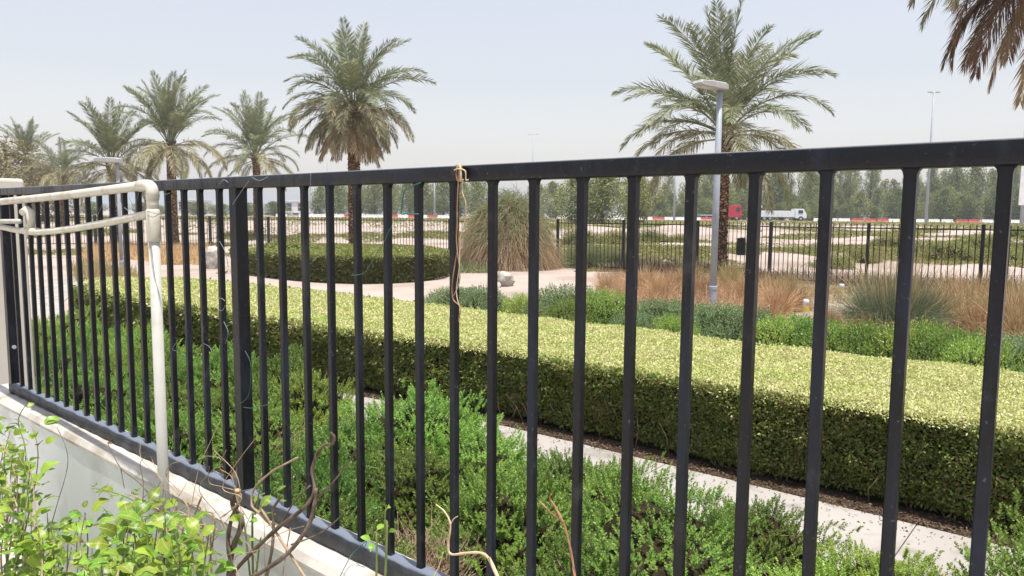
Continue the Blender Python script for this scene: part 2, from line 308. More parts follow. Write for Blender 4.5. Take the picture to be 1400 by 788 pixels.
M['litter'] = foliage('leaf_litter', [c_(.045, .028, .018), c_(.10, .065, .042), c_(.19, .14, .095)], 0.8, 0.1, 0.1)

# ------------------------------------------------------------------ terrain, path, road
def sstep(a, b, x): t = np.clip((x - a) / (b - a), 0, 1); return t * t * (3 - 2 * t)
def height(x, y):
    x = np.asarray(x, float); y = np.asarray(y, float)
    st = 26 + 18 * (1 - sstep(-3, 4, x)) - np.clip((x - 9) * 0.55, 0, 4)
    t = sstep(st, st + 34, y)
    P = np.stack([x, y, 0 * x], -1)
    md = (0.32 * snoise(P, 0.16) + 0.16 * snoise(P + 40, 0.45)) * sstep(st - 1, st + 5, y) * (1 - sstep(60, 66, y) * 0.95)
    return 1.0 * t + md + np.clip(y - 150, 0, 3000) * 0.00005
def Hz(x, y): return float(height(np.array([x]), np.array([y]))[0])
def axis(parts):
    r = []
    for a, b, st in parts: r += list(np.arange(a, b, st))
    return np.array(r + [parts[-1][1]])
gx = axis([(-1500, -300, 300), (-300, -60, 12), (-60, -26, 2), (-26, 40, 0.7), (40, 90, 2.5), (90, 300, 15), (300, 1500, 300)])
gy = axis([(-60, -20, 20), (-20, 16, 3), (16, 80, 0.7), (80, 200, 8), (200, 600, 40), (600, 2200, 400)])
GX, GY = np.meshgrid(gx, gy); GZ = height(GX, GY)
nx, ny = len(gx), len(gy); m = bpy.data.meshes.new('ground')
idx = np.arange(nx * ny).reshape(ny, nx)
F = np.stack([idx[:-1, :-1], idx[:-1, 1:], idx[1:, 1:], idx[1:, :-1]], -1).reshape(-1, 4)
m.from_pydata(np.stack([GX, GY, GZ], -1).reshape(-1, 3).tolist(), [], F.tolist()); m.update(); m.materials.append(M['sand'])
m.polygons.foreach_set('use_smooth', [True] * len(m.polygons))
ground = tag(obj('ground', m), kind='structure')

def strip(name, pts, z, mat):        # sheet between pairs of (near, far) points given as world vectors
    mb = MB(); v = []; f = []
    for a, b in pts: v += [(a.x, a.y, z), (b.x, b.y, z)]
    for i in range(len(pts) - 1): f.append((2 * i, 2 * i + 1, 2 * i + 3, 2 * i + 2))
    mb.add(v, f); return tag(obj(name, mb.mesh(name, mat)), kind='structure')
SF = [(-8, 5.48), (0.5, 5.46), (3.2, 5.42), (5, 5.36), (6.5, 5.18), (9, 4.98), (11.5, 4.86), (14, 4.84)]   # foot of the long hedge's front
def hfront(s): return float(np.interp(s, [a for a, b in SF], [b for a, b in SF]))
def hback(s): return float(np.interp(s, [-8, 3, 7, 11, 13.2, 14.2, 15.2], [7.25, 7.45, 7.5, 7.3, 7.0, 6.6, 5.9]))
ss = np.arange(-8, 15.6, 0.5)
strip('planting_bed', [(G(1.3, s), G(hfront(s) - 1.15, s)) for s in np.arange(-8, 26, 0.5)], 0.004, M['soil'])
# concrete path: slabs with a joint every 2.4 m, turning away round the hedge's far end
path_c = [(hfront(s) - 0.70, s) for s in np.arange(-8, 12.6, 0.6)] + [(4.30, 14.0), (4.75, 16.0), (5.5, 18.0), (6.5, 20.2), (7.7, 22.6), (9.2, 25), (11, 27.5)]
pc = [G(w, s) for w, s in path_c]
path_root = tag(obj('path', None), kind='structure')
def path_pts(i):
    t = (pc[min(i + 1, len(pc) - 1)] - pc[max(i - 1, 0)]).normalized(); nn = Vector((t.y, -t.x, 0)) * 0.5; return pc[i] - nn, pc[i] + nn
k = 0
for i in range(0, len(pc) - 1, 3):
    j = min(i + 3, len(pc) - 1); v = []; f = []
    for q in range(i, j + 1):
        a, b = path_pts(q)
        if q == j: 
            t = (pc[q] - pc[q - 1]).normalized() * 0.008; a = a - t; b = b - t
        for p in (a, b): v += [(p.x, p.y, 0.018), (p.x, p.y, -0.05)]
    n_ = j - i
    for q in range(n_):
        o = q * 4; f += [(o, o + 4, o + 6, o + 2), (o, o + 1, o + 5, o + 4), (o + 2, o + 6, o + 7, o + 3)]
    f += [(0, 2, 3, 1), (n_ * 4, n_ * 4 + 1, n_ * 4 + 3, n_ * 4 + 2)]
    obj('slab', MB().add(v, f).mesh('slab', M['concrete']), path_root)
strip('hedge_soil', [(G(hfront(s) - 0.19, s), G(hback(s) + 0.25, s)) for s in ss], 0.006, M['soil'])
strip('road', [(Vector((x, 139, 0)), Vector((x, 152, 0))) for x in np.arange(-400, 401, 20)], 1.03, M['asphalt'])
tz = 0.30
mb = MB(); q = [G(1.19, -8), G(1.19, 9), G(-6, 9), G(-6, -8)]; mb.add([(p.x, p.y, tz) for p in q], [(0, 1, 2, 3)])
tag(obj('terrace_ground', mb.mesh('terrace_ground', M['terrace'])), kind='structure')

# ------------------------------------------------------------------ low wall, pillar, railing
S0, SP = 2.28476, 0.124848           # main post, bar spacing along the railing
DW = 1.3
fr = thing('low_wall', 'white painted low wall with a pale coping under the near railing', 'wall', G(DW, 0, tz), GROT)
xa, xb = -4.95, 8.0
mb = MB(); mb.box(xa, xb, -0.095, 0.10, 0, 0.667); obj('wall_body', mb.mesh('wall_body', M['wall']), fr)
mb = MB(); prof = [(-0.099, 0.668), (-0.099, 0.680), (-0.084, 0.702), (0.098, 0.702), (0.104, 0.695), (0.104, 0.668)]; v = []; N = 60
for i in range(N + 1):
    x = xa + (xb - xa) * i / N
    for (y, z) in prof: v.append((x, y + random.uniform(-.0012, .0012), z + random.uniform(-.001, .001)))
f = []; k = len(prof)
for i in range(N):
    for j in range(k): f.append((i * k + j, i * k + (j + 1) % k, (i + 1) * k + (j + 1) % k, (i + 1) * k + j))
f += [tuple(range(k - 1, -1, -1)), tuple(N * k + j for j in range(k))]
obj('coping', mb.add(v, f).mesh('coping', M['cap']), fr)

rail = thing('railing', 'black painted steel bar railing on the low white wall in the foreground', 'railing', G(DW, 0, 1.0), GROT)
ZT, ZB = 0.113264 + 1.0, -0.940576 + 1.0    # rail top and upper side of the bottom rail above the coping
PS = 19                                      # bars from post to post
posts = [S0 + PS * SP, S0, S0 - PS * SP, S0 - 2 * PS * SP]
xl, xr = -(posts[0] + 0.03), 7.6
mb = MB(); mb.box(xl, xr, -0.021, 0.021, ZT - 0.038, ZT); obj('top_rail', mb.mesh('top_rail', M['rail'], True, 0.004, 2), rail)
# bottom rail, lumpy with welds and paint
mb = MB(); v = []; f = []; N = 520
for i in range(N + 1):
    x = xl + (xr - xl) * i / N; ph = ((-x - S0) / SP); near = math.exp(-((ph - round(ph)) / 0.16) ** 2)
    dz = 0.0028 * near * (.6 + .5 * math.sin(round(ph) * 2.3)) + 0.0015 * math.sin(x * 31) + 0.001 * math.sin(x * 83); dy = 0.0015 * math.sin(x * 47) + 0.002 * near
    for (y, z) in ((-0.021 - dy, 0.010), (-0.0215 - dy, ZB - 0.006 + dz * 0.3), (-0.017, ZB + dz), (0.017, ZB + dz), (0.021, ZB - 0.006), (0.021, 0.010)): v.append((x, y, z))
for i in range(N):
    for j in range(6): f.append((i * 6 + j, i * 6 + (j + 1) % 6, (i + 1) * 6 + (j + 1) % 6, (i + 1) * 6 + j))
f += [(5, 4, 3, 2, 1, 0), tuple(N * 6 + j for j in range(6))]
obj('bottom_rail', mb.add(v, f).mesh('bottom_rail', M['rail_skylit'], True), rail)
def bar_mesh(hw, z0, z1, flare):
    prof = [(hw + flare * .6, z0), (hw + flare * .15, z0 + 0.006), (hw, z0 + 0.014), (hw, z1 - 0.012), (hw + flare * .3, z1 - 0.005), (hw + flare, z1)]
    mb = MB(); v = []; f = []; c = 0.0022
    for (r, z) in prof: v += [(r - c, -hw, z), (r, -hw + c, z), (r, hw - c, z), (r - c, hw, z), (-r + c, hw, z), (-r, hw - c, z), (-r, -hw + c, z), (-r + c, -hw, z)]
    for i in range(len(prof) - 1):
        for j in range(8): f.append((i * 8 + j, i * 8 + (j + 1) % 8, (i + 1) * 8 + (j + 1) % 8, (i + 1) * 8 + j))
    return mb.add(v, f).mesh('bar', M['rail'])
bm_ = bar_mesh(0.0095, ZB - 0.003, ZT - 0.0375, 0.006); pm = bar_mesh(0.0215, 0.0, ZT - 0.0375, 0.003)
for p in posts:
    po = obj('post', pm, rail, (-p, 0, 0), (0, 0, 0))
bk = 0
for i in range(-60, PS):
    if i % PS == 0: continue
    s = S0 + i * SP; bk += 1
    obj('bar', bm_, rail, (-s + random.uniform(-.0012, .0012), 0, 0), (random.uniform(-.0025, .0025), random.uniform(-.002, .002), random.choice((0, math.pi)) + random.uniform(-.04, .04)))
mb = MB(); mb.tube([(-posts[0] + .0205, 0, 0.26), (-posts[0] + .031, 0, 0.26)], 0.011, 6); obj('bolt', mb.mesh('bolt', M['galv']), rail)

pl = thing('concrete_pillar', 'beige concrete pillar behind the left end of the railing', 'pillar', G(1.40, 0), GROT)
pq = on_w(36, 290, 1.66); sp_ = pq.dot(_u)
mb = MB(); mb.box(-sp_ - 0.5, -sp_, 0, 0.26, 0, on_w(20, 237, 1.40).z - 0.004); obj('shaft', mb.mesh('shaft', M['pillar'], False, 0.02, 3), pl)

# ------------------------------------------------------------------ plastic pipe frame
pv = thing('pipe_frame', 'cream plastic water pipe frame standing in front of the railing', 'pipe', on_w(212, 690, 1.15) * 1.0, 0)
O = Vector(pv.location); pv.location.z = tz; O.z = tz
def rel(p): return p - O
top = on_w(208, 262, 1.15); bot = Vector((top.x, top.y, tz)); zc = on_w(205, 253, 1.15)
left_end = on_w(-90, 285, 1.28)
mb = MB(); mb.tube([rel(bot), rel(Vector((top.x, top.y, top.z - 0.155)))], 0.0182, 18); obj('upright_pipe', mb.mesh('upright_pipe', M['pvc_white'], True), pv)
mb = MB(); z2 = top.z
mb.tube([rel(Vector((top.x, top.y, z2 - 0.17))), rel(Vector((top.x, top.y, z2 - 0.165))), rel(Vector((top.x, top.y, z2 - 0.065))), rel(Vector((top.x, top.y, z2 - 0.06)))], [0.0195, 0.0222, 0.0222, 0.0195], 18)
mb.tube([rel(Vector((top.x, top.y, z2 - 0.062))), rel(Vector((top.x, top.y, z2 - 0.02)))], 0.0190, 18); obj('coupling', mb.mesh('coupling', M['pvc'], True), pv)
dirl = (left_end - zc).normalized()
pe = [Vector((top.x, top.y, z2 - 0.03)), Vector((top.x, top.y, z2 + 0.0))]
c0 = Vector((top.x, top.y, z2)); c1 = zc + dirl * 0.05; cc = Vector((top.x, top.y, zc.z + 0.002))
for i in range(1, 8): t = i / 8; pe.append(c0 * (1 - t) ** 2 + cc * 2 * t * (1 - t) + c1 * t * t)
pe += [c1, c1 + dirl * 0.03]
mb = MB(); mb.tube([rel(p) for p in pe], [0.0212] + [0.0198] * (len(pe) - 2) + [0.0206], 18); obj('elbow', mb.mesh('elbow', M['pvc'], True), pv)
pts = [c1 + dirl * 0.02, c1 + dirl * 0.35 + Vector((0, 0, -.003)), c1 + dirl * 0.8 + Vector((0, 0, -.006)), left_end]
mb = MB(); mb.tube([rel(p) for p in pts], 0.0168, 18); obj('top_pipe', mb.mesh('top_pipe', M['pvc'], True), pv)
# lower sagging pipe with a tee and a capped riser
lp = [on_w(x, y, w) for x, y, w in ((204, 292, 1.15), (195, 295, 1.155), (170, 300, 1.16), (140, 306, 1.17), (105, 312, 1.18), (75, 316, 1.19), (48, 318, 1.2), (20, 314.5, 1.21), (0, 310, 1.22), (-40, 304, 1.24))]
mb = MB(); mb.tube([rel(p) for p in lp], 0.0142, 14); obj('lower_pipe', mb.mesh('lower_pipe', M['pvc'], True), pv)
a, b = on_w(52, 317, 1.2), on_w(34, 316, 1.205)
mb = MB(); mb.tube([rel(a), rel((a + b) / 2), rel(b)], 0.0178, 14)
r_ = [on_w(43, 318, 1.2), on_w(42, 300, 1.2), on_w(41, 291, 1.2), on_w(37, 287, 1.195), on_w(31, 291, 1.185)]
mb.tube([rel(p) for p in r_], [0.0165, 0.0165, 0.018, 0.0185, 0.0175], 14); obj('tee_joint', mb.mesh('tee_joint', M['pvc'], True), pv)
mb = MB(); mb.tube([rel(on_w(27, 303, 1.19)), rel(on_w(-40, 303, 1.22))], 0.0115, 12)
wp = thing('water_pipe', 'short white plastic pipe end beside the cream pipe frame at left edge', 'pipe', O, 0)
obj('pipe', mb.mesh('pipe', M['pvc_white'], True), wp)

# ------------------------------------------------------------------ the long clipped hedge
def hedge_outline(): pass
HZ = 0.69
hedge = thing('long_hedge', 'long clipped hedge with sunlit yellow-green top beside the concrete path', 'hedge', (0, 0, 0))
def world_ws(w, s, z):
    w = np.asarray(w); s = np.asarray(s); z = np.asarray(z)
    return np.stack([_n.x * w + _u.x * s, _n.y * w + _u.y * s, z + 0 * w], -1)
nv3 = np.array([_n.x, _n.y, 0]); uv3 = np.array([_u.x, _u.y, 0]); zv3 = np.array([0, 0, 1.0])
sideQ, topQ = [], []
def emit(lst, P, Nrm, L, n, tipbias, jitter, face=0.9):
    P = P - Nrm * (rng.exponential(0.35, (n, 1)).clip(0, 1.6) * jitter)
    T = unit(Nrm * tipbias + rand_dir(n) + np.array([0, 0, 0.25]))
    Ls = L * rng.uniform(0.65, 1.3, n)
    # blade normals turn mostly towards the surface normal so the clipped face reads as leaves
    R = unit(Nrm * face + rand_dir(n) * 0.9)
    lst.append(leaf_quads(P, T, Ls, Ls * rng.uniform(0.42, 0.62, n), 0.12, R))
for s0 in np.arange(-4, 14.9, 0.5):
    s1 = s0 + 0.5; sm = (s0 + s1) / 2; fw, bw = hfront(sm), hback(sm)
    dist = (G(fw, sm) - Vector((0, 0, 1.3))).length; vis = s0 > -0.6
    L = float(np.clip(dist * 0.0048, 0.028, 0.07)) * (1 if vis else 2.0); a1 = 0.5 * L * L * 0.52
    if s0 < 14.0:
        n = int(0.5 * HZ * 3.0 / a1); s = rng.uniform(s0, s1, n); z = rng.uniform(0.06, HZ, n)
        w = np.interp(s, [a for a, b in SF], [b for a, b in SF])
        P = world_ws(w, s, z); w = w + 0.065 * snoise(P, 2.4) + 0.03 * snoise(P + 9, 11.0) - 0.05 * (z / HZ) + 0.06 * np.exp(-(z / 0.12)) ; w = w + 0.05 * np.clip((z - HZ + 0.06) / 0.06, 0, 1) ** 2
        emit(sideQ, world_ws(w, s, z), np.tile(-nv3, (n, 1)), L, n, 0.6, 0.085, 0.45)
    dtop = (G((fw + bw) / 2, sm) - Vector((0, 0, 1.3))).length
    Lt = float(np.clip(dtop * 0.0034, 0.021, 0.06)) * (1 if vis else 2.0); at_ = 0.5 * Lt * Lt * 0.52
    n = int(0.5 * (bw - fw) * 2.3 / at_); s = rng.uniform(s0, s1, n)
    fa = np.interp(s, [a for a, b in SF], [b for a, b in SF]); ba = np.interp(s, [-8, 3, 7, 11, 13.2, 14.2, 15.2], [7.25, 7.45, 7.5, 7.3, 7.0, 6.6, 5.9])
    fa = fa + np.clip(s - 13.2, 0, 3) * 0.35
    w = fa - 0.05 + (ba - fa + 0.05) * rng.uniform(0, 1, n) + rng.normal(0, 0.012, n)
    P = world_ws(w, s, HZ); z = HZ + 0.042 * snoise(P, 1.1) + 0.012 * snoise(P, 7.0) - 0.035 * np.exp(-(w - fa + .05) / .05)
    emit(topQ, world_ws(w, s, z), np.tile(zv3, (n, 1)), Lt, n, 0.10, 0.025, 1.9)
    n = int(0.5 * HZ * 0.9 / a1); s = rng.uniform(s0, s1, n); z = rng.uniform(0.06, HZ, n)
    w = np.interp(s, [-8, 3, 7, 11, 13.2, 14.2, 15.2], [7.25, 7.45, 7.5, 7.3, 7.0, 6.6, 5.9])
    emit(sideQ, world_ws(w, s, z), np.tile(nv3, (n, 1)), L * 1.3, n, 0.5, 0.05)
n = 9000; t = rng.uniform(0, 1, n); z = rng.uniform(0.05, HZ, n); w = 4.80 + 1.1 * t; s = 13.6 + 1.6 * t + rng.normal(0, .02, n)
emit(sideQ, world_ws(w, s, z), np.tile(unit(uv3 - 0.6 * nv3), (n, 1)), 0.06, n, 0.5, 0.05)
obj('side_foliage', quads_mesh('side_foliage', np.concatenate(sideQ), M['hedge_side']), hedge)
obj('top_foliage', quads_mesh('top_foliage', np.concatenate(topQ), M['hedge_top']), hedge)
mb = MB(); v = []; f = []; sl_ = list(np.arange(-4, 14.6, 0.5))
for s in sl_:
    a, b = hfront(s) + 0.06 + max(0, s - 13.2) * 0.35, hback(s) - 0.07
    for (w, z) in ((a + 0.06, 0.0), (a, HZ - 0.05), (b, HZ - 0.05), (b, 0.0)): p = G(w, s, z); v.append(p)
for i in range(len(sl_) - 1):
    for j in range(3): f.append((i * 4 + j, i * 4 + j + 1, (i + 1) * 4 + j + 1, (i + 1) * 4 + j))
f += [(0, 1, 2, 3), tuple((len(sl_) - 1) * 4 + j for j in (3, 2, 1, 0))]
obj('shaded_twig_core', mb.add(v, f).mesh('shaded_twig_core', M['core']), hedge)  # solid core added to block light and darken the hedge interior
# stray shoots the shears missed
n = 260; s = rng.uniform(-.5, 12, n); u_ = rng.uniform(0, 1, n); w = np.interp(s, [a for a, b in SF], [b for a, b in SF]) * (1 - u_) + 7.3 * u_; P = world_ws(w, s, HZ - .01); ax = unit(np.array([0, 0, 1.]) + .5 * rand_dir(n)); Q = []
for j in range(7):
    t = j / 7; C = P + ax * (rng.uniform(.05, .12, n) * t)[:, None]; L = rng.uniform(.02, .035, n); Q.append(leaf_quads(C, unit(ax * .6 + rand_dir(n)), L, L * .5, .1))
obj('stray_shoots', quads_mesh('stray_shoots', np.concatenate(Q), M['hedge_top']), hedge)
# bare stems showing low on the hedge face
for i in range(46):
    s = random.uniform(0.2, 8); w = hfront(s) + 0.06; a = G(w, s, 0.0); b = G(w - 0.06 + random.uniform(-.03, .02), s + random.uniform(-.16, .16), random.uniform(.16, .34))
    mid = (a + b) / 2 + Vector((random.uniform(-.03, .03), random.uniform(-.03, .03), 0))
    obj('stem', MB().tube([a, mid, b], [0.006, 0.0045, 0.002], 5).mesh('stem', M['twig'], True), hedge)
n = 16000; s = rng.uniform(-1, 13, n); fw = np.interp(s, [a for a, b in SF], [b for a, b in SF]); w = fw - 0.20 + np.abs(rng.normal(0, 0.10, n)); 
P = world_ws(w, s, 0.012 + rng.uniform(0, .012, n)); T = unit(rand_dir(n) * np.array([1, 1, 0.25])); L = rng.uniform(.012, .032, n)
tag(obj('leaf_litter', quads_mesh('leaf_litter', leaf_quads(P, T, L, L * .5, .1, unit(np.array([0, 0, 1.]) + 0.5 * rand_dir(n))), M['litter'])), 'brown fallen leaf litter along the foot of the long hedge', 'leaf litter', kind='stuff')
n = 1400; s = rng.uniform(-1, 13, n); w = np.interp(s, [a for a, b in SF], [b for a, b in SF]) - .2 - np.abs(rng.normal(0, .22, n)); P = world_ws(w, s, 0.021 + rng.uniform(0, .006, n)); T = unit(rand_dir(n) * np.array([1, 1, 0.25])); L = rng.uniform(.008, .026, n)
tag(obj('path_litter', quads_mesh('path_litter', leaf_quads(P, T, L, L * .5, .1, unit(np.array([0, 0, 1.]) + 0.5 * rand_dir(n))), M['litter'])), 'scattered dry leaves blown onto the concrete path', 'leaf litter', kind='stuff')
n = 9000; s = rng.uniform(-1, 13, n); w = rng.uniform(1.45, 4.3, n)
P = world_ws(w, s, 0.01 + rng.uniform(0, .012, n)); T = unit(rand_dir(n) * np.array([1, 1, 0.25])); L = rng.uniform(.012, .035, n)
tag(obj('bed_litter', quads_mesh('bed_litter', leaf_quads(P, T, L, L * .5, .1, unit(np.array([0, 0, 1.]) + 0.5 * rand_dir(n))), M['litter'])), 'brown dry leaves on the soil between the low shrubs', 'leaf litter', kind='stuff')

# ------------------------------------------------------------------ low shrubs between railing and path
def shrub_mesh(name, R, H, shoots, per, L, mat, lump=0.2, up=0.7, seed=0, wd=0.46):
    d = rand_dir(int(shoots * 1.9)); d = d[d[:, 2] > -0.15][:shoots]; n = len(d)
    rr = 1 + lump * snoise(d * 2.3 + seed * 3.7, 1.6) + 0.5 * lump * snoise(d * 2.3 - seed, 4.2)
    depth = 1 - rng.exponential(0.10, n).clip(0, .45)
    base = d * np.array([R, R, H]) * (rr * depth)[:, None]; base[:, 2] = base[:, 2] * 0.93 + 0.05 * H
    ax = unit(d * np.array([1, 1, .8]) * (1 - up * .5) + np.array([0, 0, up]) + 0.28 * rand_dir(n))
    sl = rng.uniform(2.6, 4.6, n) * L; tall = rng.uniform(0, 1, n) < 0.03; sl = sl * np.where(tall, 1.8, 1)
    base = base - ax * (sl * 0.55)[:, None]
    ref = unit(np.cross(ax, rand_dir(n))); ref2 = np.cross(ax, ref); Q = []
    for j in range(per):
        t = (j + rng.uniform(.1, .9, n)) / per; ang = j * 2.39996 + rng.uniform(0, .5, n)
        rad = ref * np.cos(ang)[:, None] + ref2 * np.sin(ang)[:, None]
        C = base + ax * (sl * t)[:, None]
        op = (1.15 - 0.75 * t)[:, None]
        T = unit(ax * 0.75 + rad * op + 0.15 * rand_dir(n)); Ls = L * rng.uniform(.7, 1.2, n) * (1.1 - 0.35 * t)
        Q.append(leaf_quads(C, T, Ls, Ls * wd, 0.08, ax))
    return quads_mesh(name, np.concatenate(Q), mat)
def core_mesh(name, R, H, mat, seed=0, k=0.74):  # solid dark dome added to block light, in place of modelled branches
    bm = bmesh.new(); bmesh.ops.create_icosphere(bm, subdivisions=3, radius=1.0)
    for vv in bm.verts:
        d = np.array(vv.co)[None]; r = k * (1 + 0.3 * float(snoise(d * 2.3 + seed * 3.7, 1.6)[0]) + 0.06 * float(snoise(d, 7)[0]))
        vv.co = Vector((vv.co.x * R * r, vv.co.y * R * r, max(vv.co.z, -0.02) * H * r))
    m = bpy.data.meshes.new(name); bm.to_mesh(m); bm.free(); m.materials.append(mat); return m
SV = []
for i, (R, H) in enumerate(((.56, .56), (.50, .50), (.60, .62), (.54, .54), (.48, .48))):
    SV.append((shrub_mesh('foliage', R, H, 1500, 18, 0.025, M['shrub'], 0.40, 0.6, i, 0.60), core_mesh('branches', R, H, M['core'], i)))  # the branches part is the dark shade core
ORD = ['first', 'second', 'third', 'fourth', 'fifth', 'sixth', 'seventh', 'eighth', 'ninth', 'tenth', 'eleventh', 'twelfth', 'thirteenth', 'fourteenth', 'fifteenth', 'sixteenth', 'seventeenth', 'eighteenth', 'nineteenth', 'twentieth', 'twenty-first', 'twenty-second', 'twenty-third', 'twenty-fourth', 'twenty-fifth', 'twenty-sixth', 'twenty-seventh', 'twenty-eighth', 'twenty-ninth', 'thirtieth', 'thirty-first', 'thirty-second', 'thirty-third', 'thirty-fourth', 'thirty-fifth', 'thirty-sixth', 'thirty-seventh', 'thirty-eighth', 'thirty-ninth', 'fortieth']
GAPS = [(2.75, 2.95), (2.55, 4.55), (3.3, 5.3)]
def place_shrubs(row, w0, s0, s1, step, label, hs):
    k = 0; s = s0
    while s < s1:
        w = w0 + random.uniform(-.12, .12); s_ = s + random.uniform(-.12, .12)
        skip = any(math.hypot(w - a, s_ - b) < 0.42 for a, b in GAPS[:2]); s += step * random.uniform(.9, 1.1)
        if skip or (row == 3 and (5.05 < s_ < 5.8 or 8.05 < s_ < 8.7)): continue
        if row == 3: hs = .98 if s_ < 0.5 else (.74 if s_ < 3.4 else .95)
        v = random.randrange(5); sc = random.uniform(.9, 1.12) * hs
        p = G(w, s_, 0.0)
        t = thing('low_shrub', label % ORD[min(k, 23)], 'shrub', p, random.uniform(0, 6.28), 'low green shrubs between railing and path'); k += 1
        t.scale = (sc * 0.98, sc * 0.98, sc * random.uniform(.72, 1.08))
        obj('foliage', SV[v][0], t); obj('branches', SV[v][1], t)
        if random.random() < .4:
            mbt = MB()
            for q_ in range(26):
                a_ = random.uniform(0, 6.28); r_0 = random.uniform(.1, .42); st_ = Vector((math.cos(a_) * r_0, math.sin(a_) * r_0, random.uniform(.12, .42))); d_ = Vector((math.cos(a_), math.sin(a_), random.uniform(.2, 1.2))).normalized() * random.uniform(.1, .2)
                mbt.tube([st_, st_ + d_ * .5 + Vector((random.uniform(-.02, .02), random.uniform(-.02, .02), 0)), st_ + d_], [.0026, .002, .001], 4, False)
            tag(obj('dead_twigs', mbt.mesh('dead_twigs', M['twig']), t), kind='stuff')
place_shrubs(0, 1.98, 0.4, 12.5, 0.92, 'low bright green shrub right behind the railing, %s from the right', 0.84)
place_shrubs(1, 2.68, 0.2, 14.0, 0.94, 'low bright green shrub in the middle row of the bed, %s from the right', 0.88)
place_shrubs(2, 3.40, 0.0, 14.5, 0.92, 'low bright green shrub near the path, %s from the right', 0.88)
place_shrubs(3, 4.04, -0.6, 12.5, 0.74, 'low bright green shrub spilling over the path edge, %s from the right', 0.86)
# dry dead twigs in the gaps
def twig_clump(name, label, p, R, H, n, mat, group):
    t = thing(name, label, 'dry shrub', p, 0, group); mb = MB()
    for i in range(n):
        a = random.uniform(0, 6.28); r = R * math.sqrt(random.random()) * .7; st = Vector((math.cos(a) * r, math.sin(a) * r, 0))
        d = Vector((random.uniform(-1, 1), random.uniform(-1, 1), random.uniform(.3, 1.3))).normalized() * random.uniform(.4, 1) * H
        mb.tube([st, st + d * .5 + Vector((random.uniform(-.03, .03), random.uniform(-.03, .03), 0)), st + d], [.0032, .0024, .001], 4, False)
    tag(obj('twigs', mb.mesh('twigs', mat), t), kind='stuff')
for i, ((w, s), lab) in enumerate(zip(GAPS, ('tangle of dead brown twigs among the green shrubs near the bottom centre', 'tangle of dead grey-brown twigs in a gap just right of the main post', 'dead brown twigs in a gap farther back beside the path shrubs'))):
    twig_clump('dead_twigs', lab, G(w, s, 0.01), 0.38, 0.30, 420, M['twig'] if i != 1 else M['scrub_dry'], 'dead twig clumps in the shrub bed')

# ------------------------------------------------------------------ shrubs behind the hedge
BV = [(shrub_mesh('foliage', .72, .62, 1500, 9, 0.045, M[k_], 0.16, 0.7, 10 + i, .4), core_mesh('branches', .72, .62, M['core'], 10 + i)) for i, k_ in enumerate(('shrub', 'shrub_blue'))]
def back_shrub(px, py_top, w, sx, v, label):
    g = on_w(px, 430, w); top_ = on_w(px, py_top, w).z
    t = thing('garden_shrub', label, 'shrub', (g.x, g.y, 0), random.uniform(0, 6.28), 'rounded shrubs behind the long hedge')
    t.scale = (sx * 1.18, sx * 1.18, max(top_, .3) / .60); obj('foliage', BV[v][0], t); obj('branches', BV[v][1], t)
for a in ((618, 394, 10.9, .80, 1, 'small grey-green shrub on the sand at the left, first of two touching'), (658, 394, 10.9, .75, 1, 'small grey-green shrub just left of the pale rock, behind the hedge'),
          (720, 404, 10.6, .62, 0, 'bright green shrub just right of the pale rock'), (775, 394, 10.9, 1.0, 1, 'tall grey-green shrub between rock and orange grass'), (820, 400, 10.7, .85, 0, 'bright green shrub beside the first orange grass'),
          (785, 412, 10.2, .7, 0, 'low bright green shrub touching the hedge back'),
          (890, 413, 10.9, .75, 1, 'grey-green shrub left of the lamp post'), (935, 414, 11.2, .8, 1, 'grey-green shrub at the left foot of the lamp post'), (870, 430, 10.0, .6, 1, 'pale grey-green low shrub against the hedge left of the lamp post'),
          (985, 418, 10.8, .85, 1, 'dense grey-green shrub in front of the lamp post foot'), (1020, 424, 10.6, .75, 1, 'grey-green shrub just right of the lamp post'), (925, 434, 10.0, .5, 0, 'small bright green shrub under the lamp post shrubs'),
          (1075, 434, 10.4, .75, 0, 'dark green shrub left of the near bollard'), (1115, 438, 10.4, .7, 0, 'green shrub at the foot of the near bollard'), (1155, 446, 10.2, .75, 0, 'green shrub in front of the blue-green grass'), (1200, 446, 10.2, .75, 0, 'green shrub right of the blue-green grass foot'),
          (1250, 444, 10.2, .8, 0, 'bright yellow-green shrub bulging over the hedge back'), (1300, 452, 10.0, .75, 0, 'leafy green shrub right of the bulging one'), (1385, 462, 10.0, .8, 1, 'green shrub at the right picture edge behind the hedge'), (1345, 466, 9.7, .6, 0, 'low green shrub second from the right edge behind the hedge')):
    back_shrub(*a)

# ------------------------------------------------------------------ far clipped hedge
h2 = thing('far_hedge', 'clipped hedge block with rounded end standing on the pink sand', 'hedge', (0, 0, 0))
A0, A1 = on_z(318, 371), on_z(596, 383); mid = on_z(450, 387.5)
def h2front(t): q = A0 * (1 - t) ** 2 + (mid * 2 - (A0 + A1) * .5) * 2 * t * (1 - t) + A1 * t * t; return q
H2 = 0.74; dep = 8.0; S2, T2, ring = [], [], []
for i in range(61): ring.append(h2front(i / 60))
bk_ = [];
for i in range(61):
    p = h2front(1 - i / 60); bk_.append(p + Vector((-0.12, 1, 0)).normalized() * (dep * (0.55 + 0.45 * math.sin(math.pi * i / 60))))
endr = []
for i in range(1, 8):
    t = i / 8; a = ring[-1]; b = bk_[0]; m_ = (a + b) / 2; endr.append(a * (1 - t) + b * t + Vector((0.5 * math.sin(math.pi * t), 0, 0)))
loop = ring + endr + bk_; cen = sum(loop, Vector()) / len(loop)
la = np.array([[p.x, p.y] for p in loop]); nl = len(la)
